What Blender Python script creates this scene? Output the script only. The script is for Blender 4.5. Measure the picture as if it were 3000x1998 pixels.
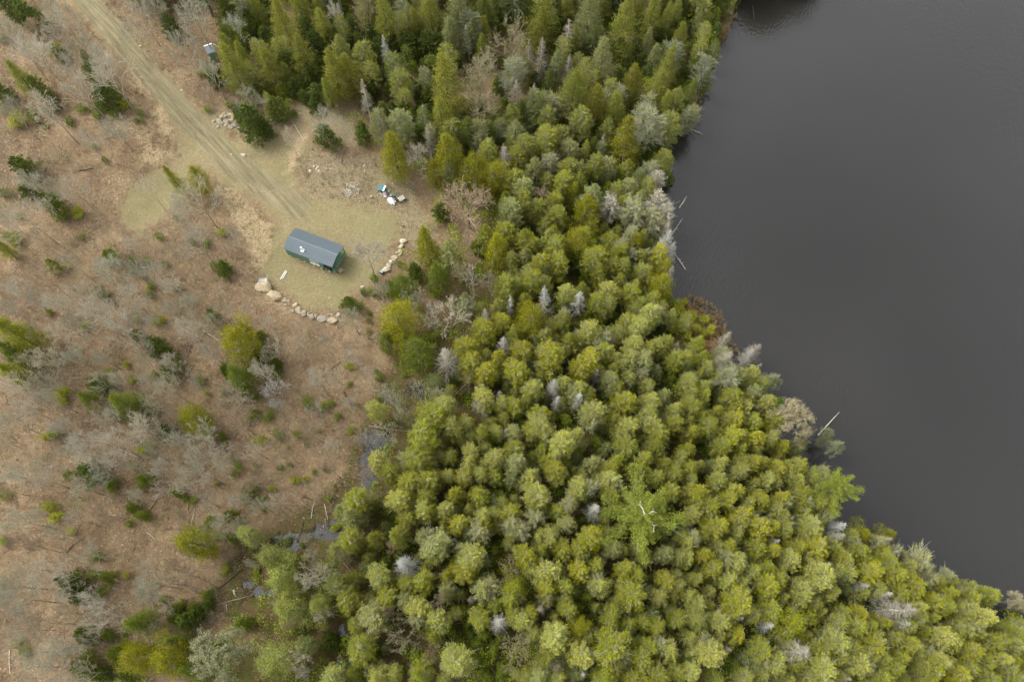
import bpy, math, random
import numpy as np

# ------------------------------------------------------------------ scene, camera, light
SC = bpy.context.scene
for o in list(bpy.data.objects): bpy.data.objects.remove(o)
COL = SC.collection
FPX, TILT, CAMH = 2100.0, math.radians(22.3), 115.0
cam = bpy.data.cameras.new("camera"); camo = bpy.data.objects.new("camera", cam); COL.objects.link(camo)
camo.location = (0, 0, CAMH); camo.rotation_euler = (TILT, 0, 0)
cam.sensor_width = 36; cam.sensor_fit = 'HORIZONTAL'; cam.lens = 36*FPX/3000
cam.clip_start = 1; cam.clip_end = 6000
SC.camera = camo

SUN_EL, SUN_AZ = math.radians(52), math.radians(292)     # azimuth clockwise from +Y
W = bpy.data.worlds.new("World"); SC.world = W; W.use_nodes = True
nt = W.node_tree; nt.nodes.clear()
sky = nt.nodes.new('ShaderNodeTexSky'); sky.sky_type = 'NISHITA'; sky.sun_disc = False
sky.sun_elevation = SUN_EL; sky.sun_rotation = SUN_AZ
sky.air_density = 1.0; sky.dust_density = 4.0; sky.ozone_density = 1.0
hs = nt.nodes.new('ShaderNodeHueSaturation'); hs.inputs['Saturation'].default_value = 0.13; hs.inputs['Value'].default_value = 1.0
bg = nt.nodes.new('ShaderNodeBackground'); bg.inputs['Strength'].default_value = 0.15
wo = nt.nodes.new('ShaderNodeOutputWorld')
tc = nt.nodes.new('ShaderNodeTexCoord'); cn = nt.nodes.new('ShaderNodeTexNoise'); cn.inputs['Scale'].default_value = 3.2; cn.inputs['Detail'].default_value = 5
cr = nt.nodes.new('ShaderNodeMapRange'); cr.inputs['From Min'].default_value = .35; cr.inputs['From Max'].default_value = .65; cr.inputs['To Min'].default_value = .82; cr.inputs['To Max'].default_value = 1.22
sx = nt.nodes.new('ShaderNodeSeparateXYZ'); zr = nt.nodes.new('ShaderNodeMapRange'); zr.inputs['From Min'].default_value = .55; zr.inputs['From Max'].default_value = 1.0; zr.inputs['To Min'].default_value = 1.9; zr.inputs['To Max'].default_value = .92
m1 = nt.nodes.new('ShaderNodeMath'); m1.operation = 'MULTIPLY'; vm = nt.nodes.new('ShaderNodeVectorMath'); vm.operation = 'SCALE'
nt.links.new(tc.outputs['Generated'], cn.inputs['Vector']); nt.links.new(cn.outputs['Fac'], cr.inputs[0]); nt.links.new(tc.outputs['Generated'], sx.inputs[0]); nt.links.new(sx.outputs['Z'], zr.inputs[0])
nt.links.new(cr.outputs[0], m1.inputs[0]); nt.links.new(zr.outputs[0], m1.inputs[1])
nt.links.new(sky.outputs[0], hs.inputs['Color']); nt.links.new(hs.outputs[0], vm.inputs[0]); nt.links.new(m1.outputs[0], vm.inputs['Scale']); nt.links.new(vm.outputs[0], bg.inputs['Color']); nt.links.new(bg.outputs[0], wo.inputs['Surface'])

sl = bpy.data.lights.new("sun", 'SUN'); so = bpy.data.objects.new("sun", sl); COL.objects.link(so)
sl.energy = 1.15; sl.angle = math.radians(30); sl.color = (1.0, 0.96, 0.88)
so.rotation_euler = (math.pi/2-SUN_EL, 0, math.pi-SUN_AZ)
so.location = (0, 0, 200)

SC.view_settings.view_transform = 'Standard'; SC.view_settings.look = 'None'
SC.view_settings.exposure = 0.57; SC.view_settings.gamma = 1
SC.view_settings.use_curve_mapping = False
SC.render.engine = 'CYCLES'
try:
    SC.cycles.max_bounces = 5; SC.cycles.diffuse_bounces = 3; SC.cycles.glossy_bounces = 2
    SC.cycles.transmission_bounces = 2; SC.cycles.transparent_max_bounces = 4
except Exception: pass

R = random.Random(11)
NP = np.random.default_rng(7)

# ------------------------------------------------------------------ terrain and pixel <-> ground helpers
_g = np.random.default_rng(3).random((64, 64))
def vnoise(x, y, s):
    """smooth value noise, 0..1"""
    x = np.asarray(x, float)/s+1000; y = np.asarray(y, float)/s+1000
    i = np.floor(x).astype(int); j = np.floor(y).astype(int); fx = x-i; fy = y-j
    fx = fx*fx*(3-2*fx); fy = fy*fy*(3-2*fy)
    g = lambda a, b: _g[a % 64, b % 64]
    return (g(i, j)*(1-fx)+g(i+1, j)*fx)*(1-fy)+(g(i, j+1)*(1-fx)+g(i+1, j+1)*fx)*fy
def base_h(x, y):
    s = -.745*(x+18)+.667*(y-38)
    t = np.clip(s-2, 0, None)
    return 0.42+.074*t*t/(t+6)*np.where(s < 60, 1, 1)-0.0006*np.clip(s-60, 0, 120)**2*.3
def project(x, y, z):
    c, s = math.cos(TILT), math.sin(TILT)
    zz = z-CAMH
    u = x; v = y*c+zz*s; w = -y*s+zz*c          # inverse rotation
    w = np.where(w > -1, -1, w)
    return 1500+FPX*u/(-w), 999-FPX*v/(-w)
def G0(px, py, z):
    u = (px-1500)/FPX; v = (999-py)/FPX; c, s = math.cos(TILT), math.sin(TILT)
    dx, dy, dz = u, v*c+s, v*s-c
    t = (z-CAMH)/dz
    return dx*t, dy*t
def G(px, py, dz=0.0):
    """point a height dz above the ground that is seen at photo pixel (px, py)"""
    z = 1.5
    for _ in range(5):
        x, y = G0(px, py, z+dz); z = float(ground_h(x, y))
    return x, y, z
def seg_dist(px, py, pts):
    d = np.full(np.shape(px), 1e9); par = np.zeros(np.shape(px))
    for k in range(len(pts)-1):
        (ax, ay), (bx, by) = pts[k], pts[k+1]
        dx, dy = bx-ax, by-ay
        t = np.clip(((px-ax)*dx+(py-ay)*dy)/(dx*dx+dy*dy), 0, 1)
        e = np.hypot(px-ax-t*dx, py-ay-t*dy)
        par = np.where(e < d, k+t, par); d = np.minimum(d, e)
    return d, par
def poly_sd(px, py, pts):
    """signed distance, positive inside"""
    pts = list(pts); q = pts+[pts[0]]
    d, _ = seg_dist(px, py, q)
    ins = np.zeros(np.shape(px), bool)
    for k in range(len(pts)):
        (ax, ay), (bx, by) = q[k], q[k+1]
        if ay == by: continue
        cond = ((ay > py) != (by > py)) & (px < (bx-ax)*(py-ay)/(by-ay)+ax)
        ins ^= cond
    return np.where(ins, d, -d)
def TW(pts, z=0.6):
    return [G0(a, b, z) for a, b in pts]
SHORE_PX = [(2900,-420),(2640,-230),(2440,-110),(2310,-62),(2200,-40),(2160,10),(2152,70),(2112,130),(2100,190),(2068,250),(2045,318),(2030,372),(1972,392),(1945,450),(1930,560),(1938,640),(1955,720),(1962,800),(1985,870),(2040,890),(2096,930),(2120,990),(2150,1060),(2215,1130),(2255,1230),(2312,1330),(2350,1410),(2400,1490),(2440,1560),(2550,1630),(2670,1705),(2800,1765),(2900,1812),(3010,1850),(3200,1920),(3500,2080)]
POND = TW(SHORE_PX, 0.2)+[(400, -60), (400, 600), (260, 400)]
BROOK_T = [ # brook pools, photo pixels
 [(695,1678),(730,1682),(750,1712),(812,1734),(790,1755),(725,1760),(700,1798),(686,1775),(705,1750),(695,1715)],
 [(738,1640),(765,1636),(768,1668),(742,1672)],
 [(775,1585),(832,1568),(884,1545),(935,1530),(995,1510),(1010,1470),(1030,1440),(1065,1440),(1062,1480),(1000,1570),(930,1590),(862,1630),(805,1622),(762,1612)],
 [(1062,1262),(1105,1245),(1140,1268),(1150,1305),(1138,1335),(1122,1370),(1070,1460),(1045,1450),(1048,1400),(1060,1340),(1050,1300)],
 [(1180,1125),(1205,1115),(1256,1132),(1256,1165),(1182,1170)],
 [(1275,980),(1308,985),(1298,1004),(1275,998)],[(1333,1163),(1354,1176),(1348,1195),(1330,1178)],
 [(1312,1105),(1336,1108),(1330,1128),(1312,1124)],[(1330,948),(1352,950),(1348,968),(1332,966)],
 [(1195,1190),(1232,1192),(1228,1206),(1198,1206)],
 [(985,1815),(1012,1800),(1004,1880),(998,1960),(978,1965),(984,1880)],
 [(1872,1165),(1895,1160),(1890,1180),(1874,1180)],[(1085,1230),(1100,1230),(1098,1250),(1082,1250)]]
BROOK = [TW(p, .4) for p in BROOK_T]
def ground_h(x, y):
    x = np.asarray(x, float); y = np.asarray(y, float)
    h = base_h(x, y)
    s = -.745*(x+18)+.667*(y-38)
    up = np.clip((s-2)/14, 0, 1)
    flat = np.exp(-(((x+33)/13)**2+((y-62)/11)**2)**2)
    h = h+(vnoise(x, y, 9)-.5)*1.1*up*(1-flat)+(vnoise(x, y, 2.6)-.5)*.3*up*(1-flat)+(vnoise(x, y, 1.6)-.5)*.22*(1-up)
    d = poly_sd(x, y, POND)
    return h-np.clip((d+.9)/1.2, 0, 1)*1.9
BROOK_Z = 0.36

# ------------------------------------------------------------------ materials
def mat(name):
    m = bpy.data.materials.new(name); m.use_nodes = True
    n = m.node_tree; n.nodes.clear()
    return m, n
def N(n, t, **kw):
    x = n.nodes.new(t)
    for k, v in kw.items(): setattr(x, k, v)
    return x
def L(n, a, b): n.links.new(a, b)
def noise(n, scale, detail=3, rough=.6, vec=None, dist=0):
    x = N(n, 'ShaderNodeTexNoise'); x.inputs['Scale'].default_value = scale; x.inputs['Detail'].default_value = detail
    x.inputs['Roughness'].default_value = rough; x.inputs['Distortion'].default_value = dist
    if vec: L(n, vec, x.inputs['Vector'])
    return x.outputs['Fac']
def ramp(n, fac, stops, interp='LINEAR'):
    r = N(n, 'ShaderNodeValToRGB'); r.color_ramp.interpolation = interp
    el = r.color_ramp.elements
    while len(el) < len(stops): el.new(.5)
    for e, (p, c) in zip(el, stops):
        e.position = p; e.color = (*c, 1) if len(c) == 3 else c
    L(n, fac, r.inputs[0]); return r.outputs[0]
def mix(n, f, a, b, mode='MIX'):
    x = N(n, 'ShaderNodeMix', data_type='RGBA', blend_type=mode)
    for sock, v in ((x.inputs[0], f), (x.inputs[6], a), (x.inputs[7], b)):
        if hasattr(v, 'type') and not isinstance(v, (int, float, tuple)): L(n, v, sock)
        elif isinstance(v, (int, float)): sock.default_value = v
        else: sock.default_value = (*v, 1)
    return x.outputs[2]
def math_(n, op, a, b=None, clamp=False):
    x = N(n, 'ShaderNodeMath', operation=op); x.use_clamp = clamp
    for sock, v in ((x.inputs[0], a), (x.inputs[1], b)):
        if v is None: continue
        if isinstance(v, (int, float)): sock.default_value = v
        else: L(n, v, sock)
    return x.outputs[0]
def out_princ(n, col, rough=.9, bump=None, bdist=.05, spec=.2, metal=0):
    p = N(n, 'ShaderNodeBsdfPrincipled'); o = N(n, 'ShaderNodeOutputMaterial')
    if isinstance(col, tuple): p.inputs['Base Color'].default_value = (*col, 1)
    else: L(n, col, p.inputs['Base Color'])
    p.inputs['Roughness'].default_value = rough; p.inputs['Specular IOR Level'].default_value = spec
    p.inputs['Metallic'].default_value = metal
    if bump is not None:
        b = N(n, 'ShaderNodeBump'); b.inputs['Strength'].default_value = .8; b.inputs['Distance'].default_value = bdist
        L(n, bump, b.inputs['Height']); L(n, b.outputs[0], p.inputs['Normal'])
    L(n, p.outputs[0], o.inputs[0]); return p
def simple(name, col, rough=.8, var=.25, scale=4, spec=.2, metal=0):
    m, n = mat(name); tc = N(n, 'ShaderNodeTexCoord')
    f = noise(n, scale, 4, .65, tc.outputs['Object'])
    c = ramp(n, f, [(.25, tuple(v*(1-var) for v in col)), (.75, tuple(min(1, v*(1+var)) for v in col))])
    out_princ(n, c, rough, f, .01, spec, metal); return m

def make_ground_mat():
    m, n = mat("forest_floor")
    geo = N(n, 'ShaderNodeNewGeometry').outputs['Position']
    def att(a): return N(n, 'ShaderNodeAttribute', attribute_name=a).outputs['Fac']
    edge = math_(n, 'ADD', math_(n, 'MULTIPLY', noise(n, .9, 5, .65, geo), .6), math_(n, 'MULTIPLY', noise(n, .22, 3, .6, geo), .4)); big = noise(n, .07, 4, .6, geo); mid = noise(n, .45, 4, .65, geo); fine = noise(n, 2.6, 6, .82, geo)
    vo = N(n, 'ShaderNodeTexVoronoi'); vo.inputs['Scale'].default_value = 3.6; L(n, geo, vo.inputs['Vector'])
    wn = N(n, 'ShaderNodeTexWhiteNoise'); L(n, vo.outputs['Color'], wn.inputs['Vector'])
    def mask(a, k=1.0):
        e = math_(n, 'MULTIPLY', math_(n, 'SUBTRACT', edge, .5), k)
        s = math_(n, 'ADD', att(a), e)
        mr = N(n, 'ShaderNodeMapRange'); mr.interpolation_type = 'SMOOTHSTEP'
        mr.inputs['From Min'].default_value = .38; mr.inputs['From Max'].default_value = .66
        L(n, s, mr.inputs['Value']); return mr.outputs[0]
    lit = ramp(n, fine, [(.34, (.060,.040,.023)), (.45, (.135,.094,.054)), (.56, (.24,.17,.102)), (.67, (.455,.35,.228))])
    lit = mix(n, ramp(n, mid, [(.3, (0,)*3), (.7, (1,)*3)]), lit, mix(n, .5, lit, (.16,.115,.065)))
    lit = mix(n, ramp(n, big, [(.38, (0,)*3), (.62, (1,)*3)]), lit, mix(n, .45, lit, (.33,.235,.13)))
    spots = ramp(n, wn.outputs['Value'], [(.84, (0,)*3), (.9, (1,)*3)])
    lit = mix(n, math_(n, 'MULTIPLY', spots, .35), lit, (.42,.33,.22))
    blot = ramp(n, noise(n, .16, 6, .75, geo, .8), [(.35, (0,)*3), (.5, (.5,)*3), (.66, (1,)*3)])
    lit = mix(n, blot, mix(n, .5, lit, (.10,.058,.032)), mix(n, .2, lit, (.44,.33,.20)))
    moss = ramp(n, noise(n, .23, 5, .7, geo, .6), [(.56, (0,)*3), (.72, (1,)*3)])
    lit = mix(n, math_(n, 'MULTIPLY', moss, .55), lit, mix(n, fine, (.08,.085,.03), (.2,.19,.08)))
    gr = ramp(n, fine, [(.32, (.145,.130,.060)), (.5, (.235,.208,.105)), (.7, (.345,.30,.165))])
    gr = mix(n, ramp(n, noise(n, .13, 5, .7, geo, .5), [(.42, (0,)*3), (.6, (.65,)*3)]), gr, ramp(n, fine, [(.35, (.19,.14,.08)), (.65, (.37,.28,.175))]))
    gr = mix(n, ramp(n, mid, [(.35, (0,)*3), (.7, (.6,)*3)]), gr, (.20,.175,.085))
    gr = mix(n, ramp(n, noise(n, .6, 3, .6, geo), [(.6, (0,)*3), (.75, (.3,)*3)]), gr, (.13,.16,.05))
    mp = N(n, 'ShaderNodeMapping'); L(n, geo, mp.inputs[0]); mp.vector_type = 'TEXTURE'; mp.inputs['Rotation'].default_value = (0, 0, math.radians(-47)); mp.inputs['Scale'].default_value = (9, .5, 1)
    st = noise(n, 1.0, 4, .6, mp.outputs[0])
    rd = ramp(n, st, [(.34, (.105,.092,.050)), (.48, (.18,.155,.085)), (.66, (.33,.28,.175))])
    rd = mix(n, .35, rd, ramp(n, fine, [(.3, (.12,.11,.06)), (.7, (.32,.28,.18))]))
    sd = ramp(n, fine, [(.32, (.20,.145,.08)), (.5, (.36,.275,.155)), (.7, (.52,.42,.26))])
    bogc = ramp(n, fine, [(.3, (.05,.037,.018)), (.5, (.105,.075,.034)), (.7, (.185,.135,.065))])
    bogc = mix(n, ramp(n, mid, [(.45, (0,)*3), (.62, (1,)*3)]), bogc, ramp(n, fine, [(.35, (.045,.055,.012)), (.65, (.12,.125,.03))]))
    sg = ramp(n, fine, [(.3, (.09,.055,.028)), (.5, (.17,.10,.05)), (.7, (.26,.17,.08))])
    c = mix(n, mask('leafy', 1.8), lit, mix(n, ramp(n, fine, [(.35, (0,)*3), (.6, (1,)*3)]), (.15,.115,.06), (.30,.25,.15)))
    c = mix(n, mask('bog', .7), c, bogc)
    c = mix(n, mask('grass', 2.7), c, gr)
    c = mix(n, mask('sand', 1.5), c, sd)
    c = mix(n, math_(n, 'MULTIPLY', mask('road', 1.1), .8), c, rd)
    c = mix(n, mask('sedge', .8), c, sg)
    c = mix(n, mask('mud', .3), c, mix(n, fine, (.03,.024,.013), (.09,.075,.038)))
    bm = math_(n, 'ADD', fine, math_(n, 'MULTIPLY', mid, .6))
    out_princ(n, c, .95, bm, .16, .1)
    return m
def foliage_mat(name, vari=.30, trans=.28):
    m, n = mat(name)
    oi = N(n, 'ShaderNodeObjectInfo'); a = N(n, 'ShaderNodeAttribute', attribute_name='tint')
    hsn = N(n, 'ShaderNodeHueSaturation'); L(n, oi.outputs['Color'], hsn.inputs['Color'])
    h = N(n, 'ShaderNodeMapRange'); h.inputs['To Min'].default_value = .485; h.inputs['To Max'].default_value = .515; L(n, a.outputs['Fac'], h.inputs[0]); L(n, h.outputs[0], hsn.inputs['Hue'])
    v = N(n, 'ShaderNodeMapRange'); v.inputs['To Min'].default_value = 1-vari; v.inputs['To Max'].default_value = 1+vari; L(n, a.outputs['Fac'], v.inputs[0]); L(n, v.outputs[0], hsn.inputs['Value'])
    d = N(n, 'ShaderNodeBsdfDiffuse'); t = N(n, 'ShaderNodeBsdfTranslucent'); mx = N(n, 'ShaderNodeMixShader'); o = N(n, 'ShaderNodeOutputMaterial')
    L(n, hsn.outputs[0], d.inputs[0]); L(n, hsn.outputs[0], t.inputs[0]); mx.inputs[0].default_value = trans
    L(n, d.outputs[0], mx.inputs[1]); L(n, t.outputs[0], mx.inputs[2]); L(n, mx.outputs[0], o.inputs[0]); return m
def twig_mat(name, col, useobj=False):
    m, n = mat(name); a = N(n, 'ShaderNodeAttribute', attribute_name='tint')
    if useobj:
        oi = N(n, 'ShaderNodeObjectInfo'); base = oi.outputs['Color']
    else: base = col
    c = mix(n, a.outputs['Fac'], mix(n, 1.0, base, (.6,.6,.6), 'MULTIPLY'), base)
    d = N(n, 'ShaderNodeBsdfDiffuse'); o = N(n, 'ShaderNodeOutputMaterial'); L(n, c, d.inputs[0]); L(n, d.outputs[0], o.inputs[0]); return m
M_ground = make_ground_mat()
M_leaf = foliage_mat("evergreen_needles"); M_bud = foliage_mat("budding_twigs", .22, .2)
M_twig = twig_mat("grey_twigs", (.40,.40,.31)); M_bark = simple("bark", (.13,.105,.08), .9, .4, 6)
M_bark2 = simple("grey_bark", (.25,.225,.18), .9, .3, 6)
M_pale = twig_mat("pale_branches", (.4,.4,.3), True)
M_birch = simple("white_bark", (.55,.52,.45), .8, .2, 3)
M_log = simple("weathered_log", (.30,.24,.17), .9, .3, 5); M_logw = simple("pale_log", (.55,.50,.42), .9, .2, 5); M_logd = simple("dark_log", (.10,.075,.05), .9, .3, 5)

def water_mat(name, base, strength, scale=2.2, bright=.0):
    m, n = mat(name); geo = N(n, 'ShaderNodeNewGeometry').outputs['Position']
    mp = N(n, 'ShaderNodeMapping'); L(n, geo, mp.inputs[0]); mp.vector_type = 'TEXTURE'; mp.inputs['Rotation'].default_value = (0, 0, math.radians(62)); mp.inputs['Scale'].default_value = (2.2, .8, 1)
    r1 = noise(n, scale, 3, .55, mp.outputs[0], .4)
    patch = ramp(n, noise(n, .018, 2, .5, geo), [(.35, (.25,)*3), (.65, (1,)*3)])
    p = N(n, 'ShaderNodeBsdfPrincipled'); o = N(n, 'ShaderNodeOutputMaterial')
    L(n, ramp(n, noise(n, .02, 2, .5, geo), [(.3, tuple(v*.85 for v in base)), (.7, tuple(v*1.15 for v in base))]), p.inputs['Base Color'])
    p.inputs['Roughness'].default_value = .07; p.inputs['IOR'].default_value = 1.62
    b = N(n, 'ShaderNodeBump'); b.inputs['Distance'].default_value = .12
    L(n, math_(n, 'MULTIPLY', patch, strength), b.inputs['Strength'])
    L(n, r1, b.inputs['Height']); L(n, b.outputs[0], p.inputs['Normal']); L(n, p.outputs[0], o.inputs[0]); return m
M_pond = water_mat("pond_water", (.0195,.0185,.017), .8)
M_brook = water_mat("brook_water", (.022,.025,.024), .12)

# ------------------------------------------------------------------ object helpers
def tag(o, label=None, cat=None, group=None, kind=None):
    if label: o['label'] = label
    if cat: o['category'] = cat
    if group: o['group'] = group
    if kind: o['kind'] = kind
    return o
def link(o, parent=None):
    COL.objects.link(o)
    if parent: o.parent = parent
    return o
def thing(name, label, cat, loc=(0,0,0), rz=0, group=None):
    o = bpy.data.objects.new(name, None); o.empty_display_size = .3; link(o)
    o.location = loc; o.rotation_euler = (0, 0, rz); return tag(o, label, cat, group)
def mesh_np(name, V, Fc, mats, midx=None, tint=None, smooth=False):
    """V (n,3); Fc list of arrays of equal-length faces"""
    me = bpy.data.meshes.new(name)
    V = np.asarray(V, np.float32)
    loops = np.concatenate([f.ravel() for f in Fc]).astype(np.int32)
    tot = np.concatenate([np.full(len(f), f.shape[1]) for f in Fc]).astype(np.int32)
    st = np.concatenate([[0], np.cumsum(tot)[:-1]]).astype(np.int32)
    me.vertices.add(len(V)); me.vertices.foreach_set('co', V.ravel())
    me.loops.add(len(loops)); me.loops.foreach_set('vertex_index', loops)
    me.polygons.add(len(tot)); me.polygons.foreach_set('loop_start', st)
    try: me.polygons.foreach_set('loop_total', tot)
    except Exception: pass
    for m in mats: me.materials.append(m)
    if midx is not None: me.polygons.foreach_set('material_index', np.asarray(midx, np.int32))
    me.update(calc_edges=True)
    if smooth: me.polygons.foreach_set('use_smooth', np.ones(len(tot), bool))
    if tint is not None:
        a = me.attributes.new('tint', 'FLOAT', 'POINT'); a.data.foreach_set('value', np.asarray(tint, np.float32))
    me.validate(); return me
class MB:
    """small builder: boxes, bars, tubes -> one mesh"""
    def __init__(s): s.v = []; s.f = []
    def add(s, vs, fs):
        k = len(s.v); s.v += [tuple(map(float, p)) for p in vs]; s.f += [tuple(i+k for i in f) for f in fs]; return s
    def box(s, cx, cy, cz, sx, sy, sz, rz=0, bev=0):
        c, n = math.cos(rz), math.sin(rz); vs = []
        if bev <= 0:
            for z in (-.5, .5):
                for x, y in ((-.5,-.5),(.5,-.5),(.5,.5),(-.5,.5)):
                    X, Y = x*sx, y*sy; vs.append((cx+X*c-Y*n, cy+X*n+Y*c, cz+z*sz))
            return s.add(vs, [(3,2,1,0),(4,5,6,7),(0,1,5,4),(1,2,6,5),(2,3,7,6),(3,0,4,7)])
        rings = [(-.5*sz, bev), (-.5*sz+bev, 0), (.5*sz-bev, 0), (.5*sz, bev)]
        for z, i in rings:
            a, b = sx/2-i, sy/2-i; e = bev*.6 if i == 0 else 0
            for x, y in ((-a+e,-b),(a-e,-b),(a,-b+e),(a,b-e),(a-e,b),(-a+e,b),(-a,b-e),(-a,-b+e)):
                vs.append((cx+x*c-y*n, cy+x*n+y*c, cz+z))
        fs = [tuple(range(7,-1,-1)), tuple(range(24,32))]
        for r in range(3):
            for i in range(8):
                j = (i+1) % 8; fs.append((r*8+i, r*8+j, r*8+8+j, r*8+8+i))
        return s.add(vs, fs)
    def tube(s, pts, rad, n=6, cap=True):
        pts = [np.array(p, float) for p in pts]
        if isinstance(rad, (int, float)): rad = [rad]*len(pts)
        vs = []
        for i, p in enumerate(pts):
            d = pts[min(i+1, len(pts)-1)]-pts[max(i-1, 0)]; d /= np.linalg.norm(d)+1e-9
            u = np.cross(d, (0, 0, 1) if abs(d[2]) < .9 else (1, 0, 0)); u /= np.linalg.norm(u); w = np.cross(d, u)
            for k in range(n):
                a = 2*math.pi*k/n; vs.append(p+rad[i]*(math.cos(a)*u+math.sin(a)*w))
        fs = []
        for i in range(len(pts)-1):
            for k in range(n):
                j = (k+1) % n; fs.append((i*n+k, i*n+j, i*n+n+j, i*n+n+k))
        if cap: fs += [tuple(range(n-1, -1, -1)), tuple((len(pts)-1)*n+k for k in range(n))]
        return s.add(vs, fs)
    def build(s, name, m, parent=None, smooth=False):
        me = bpy.data.meshes.new(name); me.from_pydata(s.v, [], s.f); me.materials.append(m); me.update()
        if smooth:
            for p in me.polygons: p.use_smooth = True
        return link(bpy.data.objects.new(name, me), parent)

# ------------------------------------------------------------------ ground
ROAD = [(120,-160),(215,-40),(300,55),(395,170),(452,235),(510,297),(565,362),(629,425),(701,497),(786,552),(860,600),(930,640)]
GRASS = [[(110,-160),(196,0),(330,150),(400,225),(455,297),(515,375),(520,430),(500,468),(430,508),(370,560),(344,625),(362,668),(405,682),(468,665),(520,600),(560,545),(610,520),(660,535),(700,575),(755,600),(790,640),(800,690),(782,750),(768,795),(790,835),(835,872),(885,900),(950,912),(1010,888),(1062,850),(1110,792),(1150,740),(1172,700),(1165,640),(1120,608),(1060,598),(960,590),(905,570),(870,520),(868,465),(905,420),(925,380),(905,350),(860,372),(800,402),(735,405),(670,388),(610,330),(560,285),(500,240),(450,190),(370,95),(300,15),(230,-90)]]
SAND = [[(640,555),(700,562),(745,605),(795,660),(788,740),(755,780),(735,735),(700,670),(655,610)],[(392,395),(440,390),(452,430),(500,435),(512,462),(450,485),(415,470),(420,430)],[(470,300),(500,380),(480,400),(440,330)],[(700,530),(760,545),(820,560),(830,572),(740,562)],[(340,345),(400,380),(390,395),(330,370)],[(775,855),(840,865),(830,905),(780,895)],[(380,180),(450,270),(440,300),(370,220)],[(870,400),(900,395),(860,500),(835,510)]]
LEAFY = [[(860,470),(920,430),(1010,450),(1100,460),(1200,520),(1240,600),(1290,700),(1230,780),(1190,700),(1150,620),(1000,600),(900,580)],[(600,330),(700,310),(800,350),(900,290),(1050,330),(1040,460),(900,380),(700,400)]]
FOREST = [(640,-320),(650,40),(640,240),(770,350),(900,300),(1030,300),(1060,430),(1150,500),(1225,560),(1275,640),(1205,720),(1130,830),(1110,930),(1170,1060),(1270,1190),(1190,1260),(1120,1330),(1050,1420),(990,1560),(800,1600),(750,1700),(790,1800),(560,1850),(340,1910),(250,2020),(200,2500),(3600,2500),(3500,2085)]+SHORE_PX[::-1]
BOG = [(1150,1040),(1240,950),(1330,880),(1400,760),(1400,600),(1500,500),(1700,380),(1850,250),(2000,50),(2100,-420)]+SHORE_PX+[(3500,2500),(420,2500),(560,2000),(760,1850),(640,1800),(650,1650),(760,1560),(900,1480),(1010,1380),(1060,1240),(1110,1120)]
SEDGE = [[(2000,880),(2045,885),(2100,925),(2125,990),(2150,1050),(2100,1060),(2040,1010),(2010,960)],[(2035,180),(2100,180),(2080,240),(2045,310),(2025,290)],[(1985,310),(2032,310),(2032,385),(1975,395)],[(2080,110),(2135,80),(2125,120),(2090,180)]]
NX, NY = 610, 520
gx = np.linspace(-122, 112, NX); gy = np.linspace(-22, 178, NY)
ext = np.array([6, 20, 60, 150, 400, 1000, 2500.])
gx = np.concatenate([gx[0]-ext[::-1], gx, gx[-1]+ext]); gy = np.concatenate([gy[0]-ext[::-1], gy, gy[-1]+ext])
GX, GY = np.meshgrid(gx, gy, indexing='ij')
HX = np.clip(GX, -140, 420); HY = np.clip(GY, -60, 230)
Z = ground_h(HX, HY)
PX, PY = project(HX, HY, Z)
bsd = np.full(GX.shape, -99.)
for b in BROOK: bsd = np.maximum(bsd, poly_sd(GX, GY, b))
Z = Z-np.clip((bsd-.05+(vnoise(GX, GY, 1.2)-.5)*2.2+(vnoise(GX, GY, .6)-.5)*1.2)/.9, 0, 1)*.30
def msk(polys, soft):
    s = np.full(PX.shape, -1e9)
    for p in polys: s = np.maximum(s, poly_sd(PX, PY, p))
    return np.clip(s/soft*.5+.5, 0, 1)
dR, parR = seg_dist(PX, PY, ROAD)
halfw = 36+parR*2.5
rut = np.clip(1-np.abs(np.abs(dR-8)-13)/16, 0, 1)
roadm = np.clip((halfw-dR)/24*.5+.5, 0, 1)*np.clip((11.2-parR), 0, 1)
roadm = roadm*(.35+.65*np.clip(rut+.25, 0, 1))
# wheel-worn loop in front of the cabin
lp = [(786,552),(850,590),(930,612),(1010,632),(1090,650),(1140,690)]
dl, _ = seg_dist(PX, PY, lp); roadm = np.maximum(roadm, np.clip((34-dl)/50*.5+.25, 0, .42))
lp = [(700,470),(790,450),(850,420),(900,370)]
dl, _ = seg_dist(PX, PY, lp); roadm = np.maximum(roadm, np.clip((22-dl)/30*.5+.2, 0, .45))
A = dict(road=roadm, grass=msk(GRASS, 46), sand=msk(SAND, 34), leafy=msk(LEAFY, 50), bog=msk([BOG], 90), sedge=msk(SEDGE, 16))
A['mud'] = np.clip(np.maximum((bsd-.1)/.6, (poly_sd(GX, GY, POND)+.5)/.6), 0, 1)
nx, ny = GX.shape
idx = np.arange(nx*ny).reshape(nx, ny)
Q = np.stack([idx[:-1,:-1], idx[1:,:-1], idx[1:,1:], idx[:-1,1:]], -1).reshape(-1, 4)
cm = lambda a: ((a[:-1,:-1]+a[1:,:-1]+a[1:,1:]+a[:-1,1:])/4).ravel()
roadish = cm(np.clip((halfw-dR)/24*.5+.5, 0, 1)*np.clip((11.2-parR), 0, 1)) > .5
clear = (cm(A['grass']) > .5) & ~roadish
bogf = (cm(A['bog']) > .5) & ~roadish & ~clear
P3 = np.stack([GX.ravel(), GY.ravel(), Z.ravel()], -1)
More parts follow.
